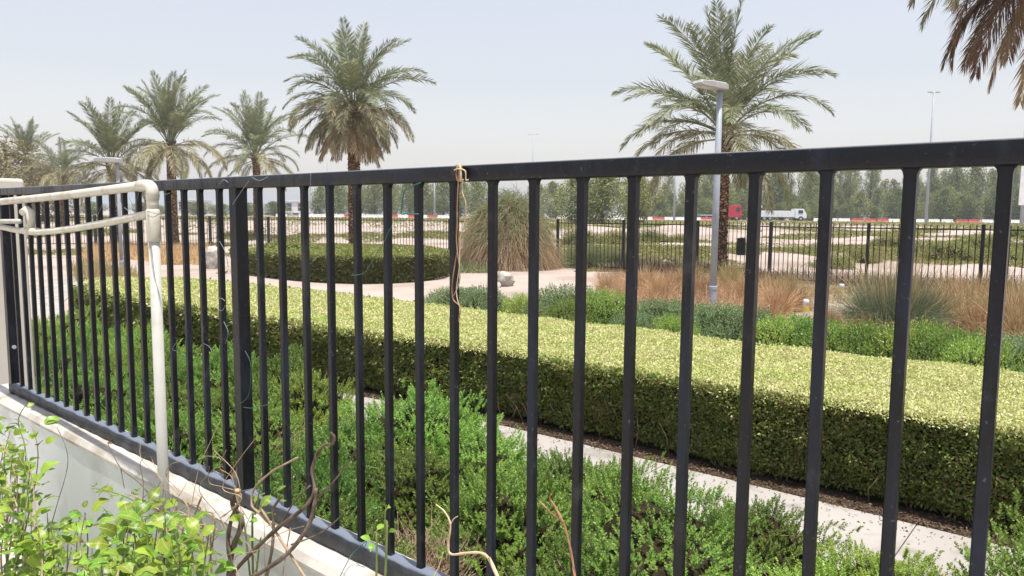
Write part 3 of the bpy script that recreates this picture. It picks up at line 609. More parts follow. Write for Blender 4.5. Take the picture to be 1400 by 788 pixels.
n = 21000; k = rng.integers(0, 76, n); t = rng.uniform(0, 1, n)[:, None]; P2 = la[k] * (1 - t) + la[(k + 1) % nl] * t; e = la[(k + 1) % nl] - la[k]; nn = unit(np.stack([e[:, 1], -e[:, 0], 0 * e[:, 0]], -1))
z = rng.uniform(.05, H2, n); P = np.concatenate([P2, z[:, None]], 1) + nn * (0.10 * snoise(np.concatenate([P2, z[:, None]], 1), 1.3) + 0.12 * (z / H2))[:, None]
emit(S2, P, nn, 0.10, n, 0.6, 0.12, 0.45)
n = 60000; k = rng.integers(0, nl, n); r = np.sqrt(rng.uniform(0, 1, n))[:, None]; t = rng.uniform(0, 1, n)[:, None]
P2 = (la[k] * (1 - t) + la[(k + 1) % nl] * t) * r + np.array([cen.x, cen.y]) * (1 - r); P = np.concatenate([P2, np.full((n, 1), H2)], 1); P[:, 2] += 0.05 * snoise(P, 0.9)
emit(T2, P, np.tile(zv3, (n, 1)), 0.085, n, 0.2, 0.05, 1.4)
obj('side_foliage', quads_mesh('side_foliage', np.concatenate(S2), M['hedge2_side']), h2); obj('top_foliage', quads_mesh('top_foliage', np.concatenate(T2), M['hedge2_top']), h2)
mb = MB(); li = [cen + (p - cen) * .96 for p in loop]; v = [(p.x, p.y, 0.02) for p in li] + [(p.x, p.y, H2 - .06) for p in li]; f = [(i, (i + 1) % nl, nl + (i + 1) % nl, nl + i) for i in range(nl)] + [tuple(range(nl, 2 * nl))]
obj('shaded_twig_core', mb.add(v, f).mesh('shaded_twig_core', M['core']), h2)  # same light-blocking dark core, interior shade in its colour

# ------------------------------------------------------------------ rocks
def rock(px, py, size, label, sq=(1, .7, .6)):
    p = on_z(px, py); bm = bmesh.new(); bmesh.ops.create_icosphere(bm, subdivisions=3, radius=size)
    off = random.uniform(0, 50)
    for vv in bm.verts:
        d = np.array(vv.co.normalized())[None]; k = 1 + .28 * float(snoise(d + off, 1.7)[0]) + .1 * float(snoise(d + off, 5)[0]); vv.co = Vector((vv.co.x * sq[0], vv.co.y * sq[1], vv.co.z * sq[2])) * k
    m = bpy.data.meshes.new('rock'); bm.to_mesh(m); bm.free(); m.materials.append(M['rock'])
    o = obj('rock', m, None, (p.x, p.y, Hz(p.x, p.y) + size * sq[2] * .5), (0, .3, random.uniform(0, 6))); tag(o, label, 'rock', 'pale rocks on the sand'); return o
rock(690, 391, .34, 'large pale rock on the sand below the big dry reed clump', (1.1, .7, .75)); rock(679, 393, .16, 'small rock leaning on the large pale rock'); rock(293, 367, .52, 'tall pale rock left of the far clipped hedge', (.8, .7, 1.0)); rock(304, 374, .17, 'small dark rock at the foot of the far clipped hedge')

# ------------------------------------------------------------------ grasses
def tuft_mesh(name, n, R, H, W, mat, spread=.6, droop=.35, seg=3, z0=0.0):
    a = rng.uniform(0, 6.283, n); r = R * .35 * np.sqrt(rng.uniform(0, 1, n)); C = np.stack([np.cos(a) * r, np.sin(a) * r, np.full(n, z0)], -1)
    a2 = a + rng.normal(0, .5, n); lean = np.abs(rng.normal(0, spread, n)); D = np.stack([np.cos(a2) * lean, np.sin(a2) * lean, np.ones(n)], -1)
    L = H * rng.uniform(.55, 1.1, n); return blades_mesh(name, blade_quads(C, D, L, W * rng.uniform(.6, 1.3, n), droop * rng.uniform(.3, 1.4, n) * (0.4 + lean), seg), mat)
TO = [tuft_mesh('blades', 700, .6, .95, .014, M['grass_orange'], .55, .5) for i in range(3)]
TS = [tuft_mesh('blades', 700, .6, 1.0, .014, M['grass_straw'], .6, .45) for i in range(2)]
def tuft(px, py, ms, sc, label, mats=None):
    p = on_z(px, py); t = thing('grass_tuft', label, 'grass', (p.x, p.y, Hz(p.x, p.y)), random.uniform(0, 6), 'dry ornamental grass tufts'); t.scale = (sc, sc, sc)
    obj('blades', random.choice(ms), t); return t
TU = [(828, 402, TO, .62, 'red-brown'), (850, 425, TO, .7, 'orange-brown'), (842, 412, TO, .55, 'rusty brown'), (905, 410, TO, .85, 'bright orange'), (925, 400, TO, .9, 'reddish tan'), (880, 398, TO, .9, 'pale orange'), (955, 408, TO, .85, 'orange'), (945, 390, TS, .9, 'straw coloured'),
      (1000, 395, TS, .95, 'yellow-green straw'), (1020, 410, TO, .85, 'tan orange'), (1045, 405, TO, .85, 'bright orange'), (1060, 430, TO, .9, 'pale orange'), (1075, 412, TS, .85, 'straw'), (1085, 425, TO, .8, 'tan'), (1050, 450, TO, .7, 'rusty'), (1130, 452, TO, .6, 'copper'), (1180, 456, TO, .45, 'red-brown low'),
      (1235, 448, TO, .8, 'rusty'), (1280, 450, TO, 1.0, 'golden'), (1310, 455, TS, 1.05, 'tall golden straw'), (1330, 430, TO, 1.1, 'big tan'), (1300, 425, TO, 1.0, 'arching tan'), (1345, 465, TO, .9, 'golden orange'), (1375, 455, TS, 1.05, 'ochre'), (1395, 470, TO, 1.0, 'orange'), (1385, 435, TS, 1.0, 'olive straw'), (1420, 450, TO, 1.1, 'orange edge'), (1360, 415, TS, 1.0, 'pale straw')]
cnt = {}
for i, (x, y, ms, sc, w) in enumerate(TU):
    cnt[w] = cnt.get(w, 0) + 1
    where = 'left of the lamp post' if x < 960 else ('before the blue-green grass' if x < 1140 else ('in front of the blue-green grass' if x < 1200 else 'right of the blue-green grass'))
    tuft(x, y, ms, sc * 1.05, f'{w} grass tuft {where}, ' + ('nearest the hedge' if y > 440 else ('mid bed' if y > 408 else 'towards the fence')) + (f', {ORD[cnt[w]-1]} from left' if cnt[w] > 1 else ''))
# massed dry grass filling between the tufts
def mass(name, label, n, pts_fn, H, W, mat, spread=.7, droop=.5, kind='stuff', seg=3):
    P = pts_fn(n); n = len(P); a = rng.uniform(0, 6.283, n); lean = np.abs(rng.normal(0, spread, n)); D = np.stack([np.cos(a) * lean, np.sin(a) * lean, np.ones(n)], -1)
    L = H * rng.uniform(.4, 1.15, n) * (1 + .35 * snoise(P, .9)).clip(.35, 1.6)
    return tag(obj(name, blades_mesh(name, blade_quads(P, D, L, W * rng.uniform(.6, 1.3, n), droop * rng.uniform(.3, 1.4, n) * (.4 + lean), seg), mat)), label, 'grass', kind=kind)
def quad_pts(corners, thr=-.2, sc=.6):
    cs = [on_z(*c) for c in corners]; A = np.array([[c.x, c.y] for c in cs])
    def fn(n):
        u_, v_ = rng.uniform(0, 1, (2, n, 1)); q = (A[0] * (1 - u_) + A[1] * u_) * (1 - v_) + (A[3] * (1 - u_) + A[2] * u_) * v_
        P = np.concatenate([q, height(q[:, 0], q[:, 1])[:, None]], 1); return P[snoise(P, sc) > thr]
    return fn
mass('dry_grass', 'tawny dry grass filling the bed between lamp post and far fence', 9000, quad_pts([(835, 420), (1100, 450), (1090, 392), (815, 378)], -.35), .55, .013, M['grass_orange'])
mass('straw_grass', 'straw coloured dry grass in the bed on the right before the far fence', 9000, quad_pts([(1090, 450), (1430, 500), (1430, 412), (1080, 395)], -.35), .55, .013, M['grass_straw'])
mass('orange_grass', 'low orange dry grass on the sand at left behind the railing', 9000, quad_pts([(110, 362), (290, 363), (285, 342), (120, 340)], -.7), .62, .028, M['grass_straw2'], .95, .5)
mass('bleached_grass', 'bleached dry stalks beside the far bend of the path', 2500, quad_pts([(105, 386), (190, 390), (185, 370), (95, 368)], -.2), .6, .02, M['grass_straw'])
# blue-green fountain grass
p = on_z(1222, 452); t = thing('fountain_grass', 'large blue-green fountain grass clump behind the green shrubs', 'grass', (p.x, p.y, 0), 0)
obj('blades', tuft_mesh('blades', 4800, 1.6, 1.2, .010, M['grass_blue'], .75, .55, 4), t)
obj('seed_stalks', tuft_mesh('seed_stalks', 500, 1.0, 1.7, .008, M['grass_straw'], .45, .15, 3), t)
# big reed clump
p = on_z(695, 366); t = thing('reed_clump', 'huge round reed clump, brown below and grey-green on top', 'grass', (p.x, p.y, 0), 0); t.scale = (.78, .78, 1.08)
def dome_blades(nm, n, R, H, zlo, zhi, L, W, mat, droop):
    d = rand_dir(n * 3); d = d[d[:, 2] > 0][:n]; n = len(d); k = rng.uniform(.55, 1.0, n) ** .6 * (1 + .10 * snoise(d * 2, 2.0))
    P = d * np.array([R, R, H]) * k[:, None]; keep = (P[:, 2] > zlo * H * rng.uniform(.6, 1.3, n)) & (P[:, 2] < zhi * H * rng.uniform(.75, 1.15, n)); P = P[keep]; d = d[keep]; n = len(P)
    Ls = L * rng.uniform(.5, 1.2, n); D = unit(d * np.array([1, 1, .5]) + np.array([0, 0, .5]) + .7 * rand_dir(n)); C = P - D * (Ls * .55)[:, None]; C[:, 2] = np.maximum(C[:, 2], 0.01)
    return blades_mesh(nm, blade_quads(C, D, Ls, W * rng.uniform(.6, 1.3, n), droop * rng.uniform(.4, 1.5, n), 4), mat)
obj('green_reeds', dome_blades('green_reeds', 16000, 2.35, 2.9, .50, 1.4, 1.0, .022, M['reed_green'], .8), t)
obj('dry_reeds', dome_blades('dry_reeds', 19000, 2.15, 2.9, .10, .84, 1.2, .024, M['reed_dry'], 1.1), t)
obj('inner_stems', dome_blades('inner_stems', 5000, 1.5, 2.3, .0, .9, 1.4, .03, M['scrub_dry'], .3), t)
mass('green_grass', 'green grass at the left foot of the reed clump', 2200, quad_pts([(612, 374), (668, 374), (668, 362), (612, 362)], -.9), .5, .02, M['reed_green'])
p = on_z(835, 372)
for (x, y, sc, lab) in ((800, 366, 1.0, 'wispy pale green bush before the far fence, left of the orange grass'), (842, 366, .8, 'wispy pale green bush before the far fence, touching the orange grass')):
    p = on_z(x, y); t = thing('wispy_bush', lab, 'bush', (p.x, p.y, 0), random.uniform(0, 6)); t.scale = (sc,) * 3
    obj('blades', tuft_mesh('blades', 2200, 1.5, 1.25, .012, M['reed_green'], .9, .5, 4), t)

# ------------------------------------------------------------------ lamp posts, bollards
def garden_lamp(base, H, r, label, headdir):
    t = thing('lamp_post', label, 'lamp post', base, headdir, 'garden lamp posts')
    obj('column', MB().lathe([(r * 1.0, 0.42), (r * .98, H * .5), (r * .82, H - .02)], 16).mesh('column', M['galv'], True), t)
    obj('base_sleeve', MB().lathe([(r * 1.18, 0), (r * 1.18, .40), (r * 1.32, .405), (r * 1.32, .47), (r * 1.05, .48)], 16).mesh('base_sleeve', M['galv'], False), t)
    # flat shoebox head, drawn out to one side and tilted a little
    pr = [(-.11, -.06), (-.10, .06), (-.03, .09), (.30, .085), (.62, .062), (.66, .0), (.64, -.05), (.10, -.068)]
    v = []; f = []
    for y, k in ((-.15, .82), (-.12, 1.0), (.12, 1.0), (.15, .82)):
        for (x, z) in pr: v.append((x * (.97 if k < 1 else 1), y, z * k))
    m_ = len(pr)
    for i in range(3):
        for j in range(m_): f.append((i * m_ + j, (i + 1) * m_ + j, (i + 1) * m_ + (j + 1) % m_, i * m_ + (j + 1) % m_))
    f += [tuple(range(m_)), tuple(3 * m_ + j for j in range(m_ - 1, -1, -1))]
    hd = obj('lamp_head', MB().add(v, f).mesh('lamp_head', M['lamp_head'], False, .008, 2), t, (0, 0, H + .02), (0, -.05, 0))
    obj('lens', MB().box(.16, .58, -.10, .10, -.062, -.040).mesh('lens', M['lens'], False, .005), hd)
b = on_z(974, 421); topz = on_y(985, 121, b.y).z
garden_lamp((b.x, b.y, 0), topz, .072, 'grey lamp post with flat head in front of the tall right palm', math.radians(180 + 28))
b = on_z(167, 378); topz = on_y(163, 221, b.y).z
garden_lamp((b.x, b.y, 0), topz, .05, 'slim grey lamp post among the palms on the left', math.radians(178))
def bollard(px, py, label, H=.42, r=.055):
    p = on_z(px, py); t = thing('bollard', label, 'bollard', (p.x, p.y, 0), 0, 'white path bollards')
    obj('post', MB().lathe([(r, 0), (r, H * .42)], 16).mesh('post', M['white'], False), t)
    obj('yellow_band', MB().lathe([(r * 1.01, H * .42), (r * 1.01, H * .70)], 16).mesh('yellow_band', M['yellow'], False), t)
    obj('cap', MB().lathe([(r, H * .70), (r, H * .92), (r * .8, H * .98), (r * .4, H)], 16).mesh('cap', M['white'], True), t)
bollard(1101, 439, 'white bollard with a yellow band, the nearer of two'); bollard(1150, 411, 'white bollard partly hidden by the blue-green grass, the farther of two', .40, .06)

# ------------------------------------------------------------------ far boundary fence
def far_fence(pts, label, H, sp, post_every, barw, postw):
    t = thing('boundary_fence', label, 'fence', (pts[0].x, pts[0].y, 0), 0, 'black boundary fences'); O_ = pts[0]
    bmsh = MB().tube([(0, 0, 0.06), (0, 0, H)], barw, 4).mesh('bar', M['farfence']); pmsh = MB().box(-postw, postw, -postw, postw, 0, H + .12).mesh('post', M['farfence'], False, .008)
    k = 0
    for i in range(len(pts) - 1):
        a, b = pts[i], pts[i + 1]; d = b - a; L = Vector((d.x, d.y, 0)).length; n = int(round(L / sp)); ang = math.atan2(d.y, d.x)
        for zz in (.10, H - .14):
            obj('rail', MB().box(0, L, -.012, .012, zz, zz + .035).mesh('rail', M['farfence']), t, (a.x - O_.x, a.y - O_.y, a.z), (0, -math.atan2(d.z, L), ang))
        for j in range(n):
            q = a + d * (j / n); k += 1
            if k % post_every == 1: obj('post', pmsh, t, (q.x - O_.x, q.y - O_.y, q.z - .1), (0, 0, ang))
            else: obj('bar', bmsh, t, (q.x - O_.x, q.y - O_.y, q.z), (0, 0, ang))
    return t
def gz(p, k=0): return Vector((p.x, p.y, Hz(p.x, p.y) + k))
R0, R1, R2_, R3 = on_z(762, 366), on_z(958, 377), on_z(1082, 388), on_z(1385, 402)
R4 = R3 + (R3 - R2_).normalized() * 6
far_fence([gz(R0), gz(R1), gz(R2_), gz(R3), gz(R4)], 'black bar fence behind the dry grass on the right', 1.80, .152, 18, .0135, .045)
L0, L1, L2 = on_z(700, 344), on_z(560, 342), on_z(-160, 333)
far_fence([gz(L1 + (L0 - L1) * 1.0), gz(L1), gz(on_z(300, 338.5)), gz(L2)], 'thin black bar fence behind the far hedge and left palms', 1.72, .168, 20, .015, .065)
p = on_z(1011, 381); o = thing('control_box', 'small black box mounted on the far fence beside the right palm', 'box', (p.x, p.y - .06, Hz(p.x, p.y) + .75), -.3)
obj('case', MB().box(-.12, .12, -.08, .08, 0, .55).mesh('case', M['farfence'], False, .012), o); obj('lid', MB().box(-.13, .13, -.095, -.082, .02, .53).mesh('lid', M['farfence'], False, .004), o)

# ------------------------------------------------------------------ palms
def frond_mesh(name, e0, curl, Lf, mat, seed=0, nl=62, ll=.46, flop=0.0):
    r = np.random.default_rng(seed); m_ = 14; e = e0; p = np.zeros(3); P = [p.copy()]; E = [e0]
    side = r.uniform(-.12, .12)
    for i in range(m_):
        t = (i + 1) / m_; e = e0 - curl * t ** 1.4; p = p + np.array([math.cos(e), side * t, math.sin(e)]) * (Lf / m_); P.append(p.copy()); E.append(e)
    P = np.array(P); E = np.array(E); rad = np.linspace(.030, .005, m_ + 1) * (Lf / 3.5)
    mb = MB(); mb.tube(P.tolist(), list(rad), 4, False)
    V0 = np.array(mb.v); faces = list(mb.f); Q = []
    tt = np.repeat(np.linspace(.22, .995, nl), 2); sg = np.tile([1, -1], nl)
    tt = tt + r.normal(0, .004, len(tt)); x = np.clip(tt, 0, 1) * m_; i0 = np.clip(x.astype(int), 0, m_ - 1); fr_ = (x - i0)[:, None]
    C = P[i0] * (1 - fr_) + P[i0 + 1] * fr_; e = E[i0]
    tan = np.stack([np.cos(e), 0 * e, np.sin(e)], -1); nor = np.stack([-np.sin(e), 0 * e, np.cos(e)], -1); lat = np.stack([0 * e, sg, 0 * e], -1)
    fw_ = (.55 + .75 * tt + r.normal(0, .10, len(tt)))[:, None]; lift = (.42 - .25 * tt + r.normal(0, .30, len(tt)))[:, None]
    T = unit(tan * fw_ + lat * 1.0 + nor * lift - np.array([0, 0, 1.]) * flop * r.uniform(.5, 1.5, (len(tt), 1)))
    Ls = ll * (Lf / 3.5) * np.clip(np.sin(np.pi * np.clip(tt * .88 + .08, 0, 1)) ** .6, .25, 1) * r.uniform(.8, 1.15, len(tt))
    side_ = unit(np.cross(T, nor + .5 * r.normal(size=T.shape))); W = (.032 * (Lf / 3.5)) * r.uniform(.8, 1.2, len(tt))
    tip = C + T * Ls[:, None] - np.array([0, 0, 1.]) * (Ls * (.10 + .2 * flop))[:, None]; md = C + T * (Ls * .42)[:, None]
    LQ = np.stack([C, md + side_ * W[:, None] * .5, tip, md - side_ * W[:, None] * .5], 1)
    b = len(V0); V = np.concatenate([V0, LQ.reshape(-1, 3)]); faces += [(b + 4 * i, b + 4 * i + 1, b + 4 * i + 2, b + 4 * i + 3) for i in range(len(LQ))]
    m = bpy.data.meshes.new(name); m.from_pydata(V.tolist(), [], faces); m.update(); m.materials.append(mat); return m
rd = math.radians
FR = {}
for tier, (e, cu, mt, fl) in {'spear': (85, 18, 'palm_green', 0), 'erect': (74, 46, 'palm_green', 0), 'high': (60, 78, 'palm_green', .08), 'mid': (42, 92, 'palm_green', .2), 'low': (20, 92, 'palm_olive', .4), 'hang': (-5, 72, 'palm_olive', .6), 'dry': (-34, 45, 'palm_dry', .8), 'brown': (-20, 62, 'palm_brown', .7)}.items():
    FR[tier] = [frond_mesh('frond', rd(e + d), rd(cu + d2), 3.5, M[mt], len(tier) * 13 + ord(tier[0]) + j * 7, 92, .64, fl) for j, (d, d2) in enumerate(((0, 0), (7, 12), (-7, -8)))]
def trunk_mesh(H, r0, r1):
    rows = max(30, int(H * 22)); n = 20; v = []; f = []
    for i in range(rows + 1):
        z = H * i / rows; base = r0 + (r1 - r0) * i / rows + (.10 * math.exp(-z / .25)) + (.06 * math.exp(-((z - H) / .35) ** 2))
        for k in range(n):
            a = 2 * math.pi * k / n; ph = z * 8.5 + .5 * (k % 4 >= 2) ; saw = (ph % 1.0)
            rr = base * (1 + .24 * saw + .03 * random.uniform(-1, 1)); v.append((rr * math.cos(a), rr * math.sin(a), z))
    for i in range(rows):
        for k in range(n): f.append((i * n + k, i * n + (k + 1) % n, (i + 1) * n + (k + 1) % n, (i + 1) * n + k))
    f.append(tuple(rows * n + k for k in range(n)))
    return MB().add(v, f).mesh('trunk', M['palm_trunk'])
boot = MB().add([(-.07, 0, 0), (.07, 0, 0), (.045, .16, .32), (-.045, .16, .32), (-.06, .05, .0), (.06, .05, 0), (.035, .20, .32), (-.035, .20, .32)], [(0, 1, 2, 3), (4, 7, 6, 5), (0, 3, 7, 4), (1, 5, 6, 2), (3, 2, 6, 7)]).mesh('leaf_base', M['bark'])
def palm(base, zc, Lf, r, tiers, label, seed):
    rs = random.Random(seed); H = zc - base.z
    t = thing('date_palm', label, 'palm tree', base, 0, 'date palms'); obj('trunk', trunk_mesh(H, r, r * .9), t)
    for i in range(16):
        a = i * 2.4; obj('leaf_base', boot, t, (math.cos(a) * r * .7, math.sin(a) * r * .7, H - .5 + .03 * i), (0, 0, a - math.pi / 2), (r / .2,) * 3)
    for tier, n in tiers:
        a0 = rs.uniform(0, 6.28)
        for i in range(n):
            a = a0 + 6.283 * i / n + rs.uniform(-.28, .28); sc = Lf / 3.5 * rs.uniform(.86, 1.08)
            sc *= ({'hang': .66, 'dry': .62, 'low': .85, 'mid': .95} if seed == 2 else {'hang': .78, 'dry': .75, 'low': .86, 'mid': .88, 'high': .95}).get(tier, 1) if seed != 8 else 1
            zz = {'spear': .12, 'erect': .08, 'high': .03, 'mid': -.03, 'low': -.12, 'hang': -.22, 'dry': -.32, 'brown': -.25}[tier]
            obj('frond', rs.choice(FR[tier]), t, (math.cos(a) * r * .5, math.sin(a) * r * .5, H + zz), (rs.uniform(-.16, .16), rs.uniform(-.12, .12), a), (sc,) * 3)
    return t
def palm_px(bx, ox, oy, Y, Lf, r, tiers, label, seed):
    o_ = on_y(ox, oy, Y); b = Vector((o_.x, o_.y, Hz(o_.x, o_.y))); return palm(b, o_.z, Lf, r, tiers, label, seed)
palm_px(985, 991, 182, 24.6, 4.1, .19, [('spear', 4), ('erect', 9), ('high', 9), ('mid', 10), ('low', 8), ('hang', 5)], 'tall open-crowned date palm behind the grey lamp post', 1)
palm_px(483, 483, 150, 31, 3.5, .24, [('spear', 4), ('erect', 9), ('high', 11), ('mid', 12), ('low', 20), ('hang', 26), ('dry', 26)], 'dense date palm with a thick skirt of dry fronds, left of centre', 2)
palm_px(350, 350, 215, 53, 4.3, .24, [('spear', 5), ('erect', 11), ('high', 8), ('mid', 5), ('low', 8), ('hang', 5)], 'date palm with upright fronds just left of the dense skirted one', 3)
palm_px(235, 233, 199, 45, 4.2, .24, [('spear', 6), ('erect', 12), ('high', 7), ('low', 12), ('hang', 10)], 'tall date palm with reddish trunk above the pipe elbow', 4)
palm_px(150, 153, 226, 47, 3.9, .24, [('spear', 5), ('erect', 12), ('high', 7), ('mid', 3), ('low', 10), ('hang', 8), ('dry', 4)], 'bushy date palm behind the small lamp on the left', 5)
palm_px(80, 84, 238, 58, 3.2, .24, [('erect', 6), ('high', 8), ('mid', 8), ('low', 9), ('hang', 7)], 'small date palm with rounded crown at the far left', 6)
palm_px(35, 37, 220, 74, 3.9, .22, [('spear', 5), ('erect', 10)], 'distant date palm with only upright fronds at the left edge', 7)
palm_px(1476, 1486, -106, 17.5, 3.8, .24, [('erect', 8), ('high', 10), ('mid', 11), ('low', 14), ('brown', 24), ('dry', 9)], 'brown-fringed date palm whose fronds hang into the upper right corner', 8)
# fallen hanging stalks are part of the skirted palm
# ------------------------------------------------------------------ trees beyond the road
def crown_cards(n, fn, L, W, down, mat, name='crown'):
    P, D = fn(n); T = unit(D + 0.8 * rand_dir(n) - np.array([0, 0, down])); Ls = L * rng.uniform(.6, 1.4, n)
    return quads_mesh(name, leaf_quads(P, T, Ls, W * rng.uniform(.6, 1.3, n), .1), mat)
def lobes(k, R, zlo, zhi, shape):
    cs = []
    for i in range(k):
        z = zlo + (zhi - zlo) * (i + .5) / k; f_ = shape((z - zlo) / (zhi - zlo)); a = random.uniform(0, 6.28); rr = R * f_ * random.uniform(.25, .85)
        cs.append((rr * math.cos(a), rr * math.sin(a), z, R * f_ * random.uniform(.35, .6) + .12))
    cs = np.array(cs)
    def fn(n):
        i = rng.integers(0, k, n); d = rand_dir(n); q = cs[i, :3] + d * (cs[i, 3] * rng.uniform(.3, 1, n) ** .6)[:, None] * np.array([1, 1, 1.25]); return q, d
    return fn, cs
def make_tree(kind, seed):
    random.seed(seed)
    if kind == 'cas': H, R = 9.0, 1.8; fn, cs = lobes(26, R, 1.0, H, lambda t: (1 - t) ** .6 * .9 + .12); cr = crown_cards(3200, fn, .40, .075, .15, M['casuarina'])
    elif kind == 'round': H, R = 7.2, 3.0; fn, cs = lobes(26, R, 1.0, H - .6, lambda t: math.sin(math.pi * (t * .8 + .15)) ** .7); cr = crown_cards(6500, fn, .30, .16, .1, M['tree_leaf'])
    else: H, R = 8.5, 3.6; fn, cs = lobes(34, R, 1.6, H - .8, lambda t: math.sin(math.pi * (t * .75 + .2)) ** .6); cr = crown_cards(5200, fn, .40, .12, .35, M['ghaf'])
    mb = MB(); mb.tube([(0, 0, 0), (.05, .03, H * .4), (0, .05, H * .92)], [.17, .12, .03], 7)
    for c in cs[::2]: mb.tube([(0.03, 0.02, c[2] * .62), (c[0] * .5, c[1] * .5, c[2] * .85), (c[0], c[1], c[2])], [.06, .04, .012], 5, False)
    return mb.mesh('trunk', M['bark']), cr
TV = {'cas': [make_tree('cas', 20 + i) for i in range(4)], 'round': [make_tree('round', 30 + i) for i in range(3)], 'ghaf': [make_tree('ghaf', 40)]}
def tree(kind, v, x, y, sc, label, group, sx=1.0):
    t = thing({'cas': 'casuarina_tree', 'round': 'leafy_tree', 'ghaf': 'desert_tree'}[kind], label, 'tree', (x, y, Hz(x, y) - .05), random.uniform(0, 6.28), group); t.scale = (sc * sx, sc * sx, sc)
    tr, cr = TV[kind][v]; obj('trunk', tr, t); obj('crown', cr, t)
random.seed(11)
def px_tree(kind, px, top, Y, label, group, sx=1.0):
    q = on_y(px, top, Y); h = q.z - Hz(q.x, Y); base = {'cas': 9.2, 'round': 7.0, 'ghaf': 8.2}[kind]; v = random.randrange(len(TV[kind])); tree(kind, v, q.x, Y, h / base, label, group, sx * base / h * (h / base) ** .5)
for row, Y in enumerate((158, 168, 180, 195)):
    k = 0
    for x in np.arange(858 + row * 6, 1445, (19, 22, 20, 20)[row]):
        if random.random() < .12: continue
        rnd = random.random() < (1.1, .6, .3, .25)[row]; k += 1
        top = (277, 262, 240, 232)[row] + random.uniform(-13, 13) - (6 if x > 1180 else 0)
        px_tree('round' if rnd else 'cas', x + random.uniform(-8, 8), top, Y + random.uniform(-4, 4), f'{"bushy" if rnd else "slender"} olive-green tree, {ORD[min(k - 1, 39)]} from left in the {("front", "second", "third", "back")[row]} row of the right tree belt', 'trees of the right belt beyond the road', (1.0 if row == 0 else .8) if rnd else 1.2)
ntl = ['first', 'second', 'third', 'fourth', 'fifth', 'sixth', 'seventh', 'eighth', 'ninth', 'tenth', 'eleventh', 'twelfth']
for i, (x, top, Y) in enumerate(((437, 256, 179), (462, 250, 168), (490, 255, 185), (512, 247, 166), (536, 252, 179), (560, 245, 164), (583, 251, 180), (606, 246, 160), (630, 250, 176), (655, 244, 160), (760, 250, 166), (735, 252, 179))):
    px_tree('round', x, top, Y, f'rounded olive-green tree beyond the road, {ntl[i]} of the left tree belt' if i < 10 else ('rounded tree behind the right side of the reed clump' if i == 10 else 'rounded tree directly behind the reed clump top'), 'rounded trees beyond the road', 1.05)
px_tree('round', 825, 228, 78, 'dark green leafy tree right of the reed clump behind the railing', None, 1.05); px_tree('round', 792, 244, 82, 'dark leafy tree touching the right edge of the reed clump', None, 1.0); px_tree('round', 870, 243, 84, 'dark leafy tree behind the left fronds of the right palm', None, 1.0)
px_tree('ghaf', 6, 192, 66, 'wispy brown-green desert tree at the far left edge', None, 1.2); px_tree('ghaf', 55, 222, 72, 'low wispy brown-green tree under the small left palm', None, 1.2); px_tree('ghaf', -40, 200, 60, 'wispy desert tree cut by the left picture edge', None, 1.2)
for i, (x, top) in enumerate(((125, 276), (195, 277), (270, 276), (300, 279), (335, 277), (375, 276), (215, 280))):
    px_tree('round', x, top, 170, f'hazy low tree on the far left horizon, {ntl[i]} in line', 'low trees on the left horizon', 1.6)

# ------------------------------------------------------------------ scrub beyond the fence
def scrub_pts(n, x0, x1, y0, y1, thr, sc, off=0):
    q = np.stack([rng.uniform(x0, x1, n), rng.uniform(y0, y1, n)], -1); P = np.concatenate([q, height(q[:, 0], q[:, 1])[:, None]], 1); return P[snoise(P * np.array([1, 1, 0]) + off, sc) > thr]
P = np.concatenate([scrub_pts(140000, -34, 44, 33, 60, .0, .22, 5), scrub_pts(66000, 1, 26, 26, 38, .1, .35, 9), scrub_pts(34000, -60, 90, 58, 130, -.3, .12, 2)]); n = len(P)
far = (np.linalg.norm(P[:, :2], axis=1) / 40).clip(.7, 2.5); L = rng.uniform(.10, .30, n) * far * (1 + .5 * snoise(P, .8)).clip(.3, 1.6); D = unit(rand_dir(n) * np.array([1, 1, .4]) + np.array([0, 0, .8]))
tag(obj('ground_cover', blades_mesh('ground_cover', blade_quads(P, D, L, .05 * far * rng.uniform(.5, 1.2, n), .3 * np.ones(n), 2), M['scrub'])), 'yellow-green creeping scrub over the sandy rise beyond the fence', 'ground cover', kind='stuff')
def right_line(n):
    t = rng.uniform(0, 1, n); A = np.array([[p.x, p.y] for p in (R0, R1, R2_, R3, R4)]); x = np.interp(t, np.linspace(0, 1, 5), A[:, 0]); y = np.interp(t, np.linspace(0, 1, 5), A[:, 1]) + np.abs(rng.normal(0.2, 2.2, n)); return np.stack([x, y, height(x, y)], -1)
mass('dry_scrub', 'grey-brown dry scrub along the foot of the far fence', 16000, right_line, .42, .02, M['scrub_dry'], 1.0, .4)
SB = [(shrub_mesh('foliage', 1.3, .9, 900, 8, .12, M['scrub'], .25, .6, 50, .4), core_mesh('branches', 1.3, .9, M['core'], 50))]
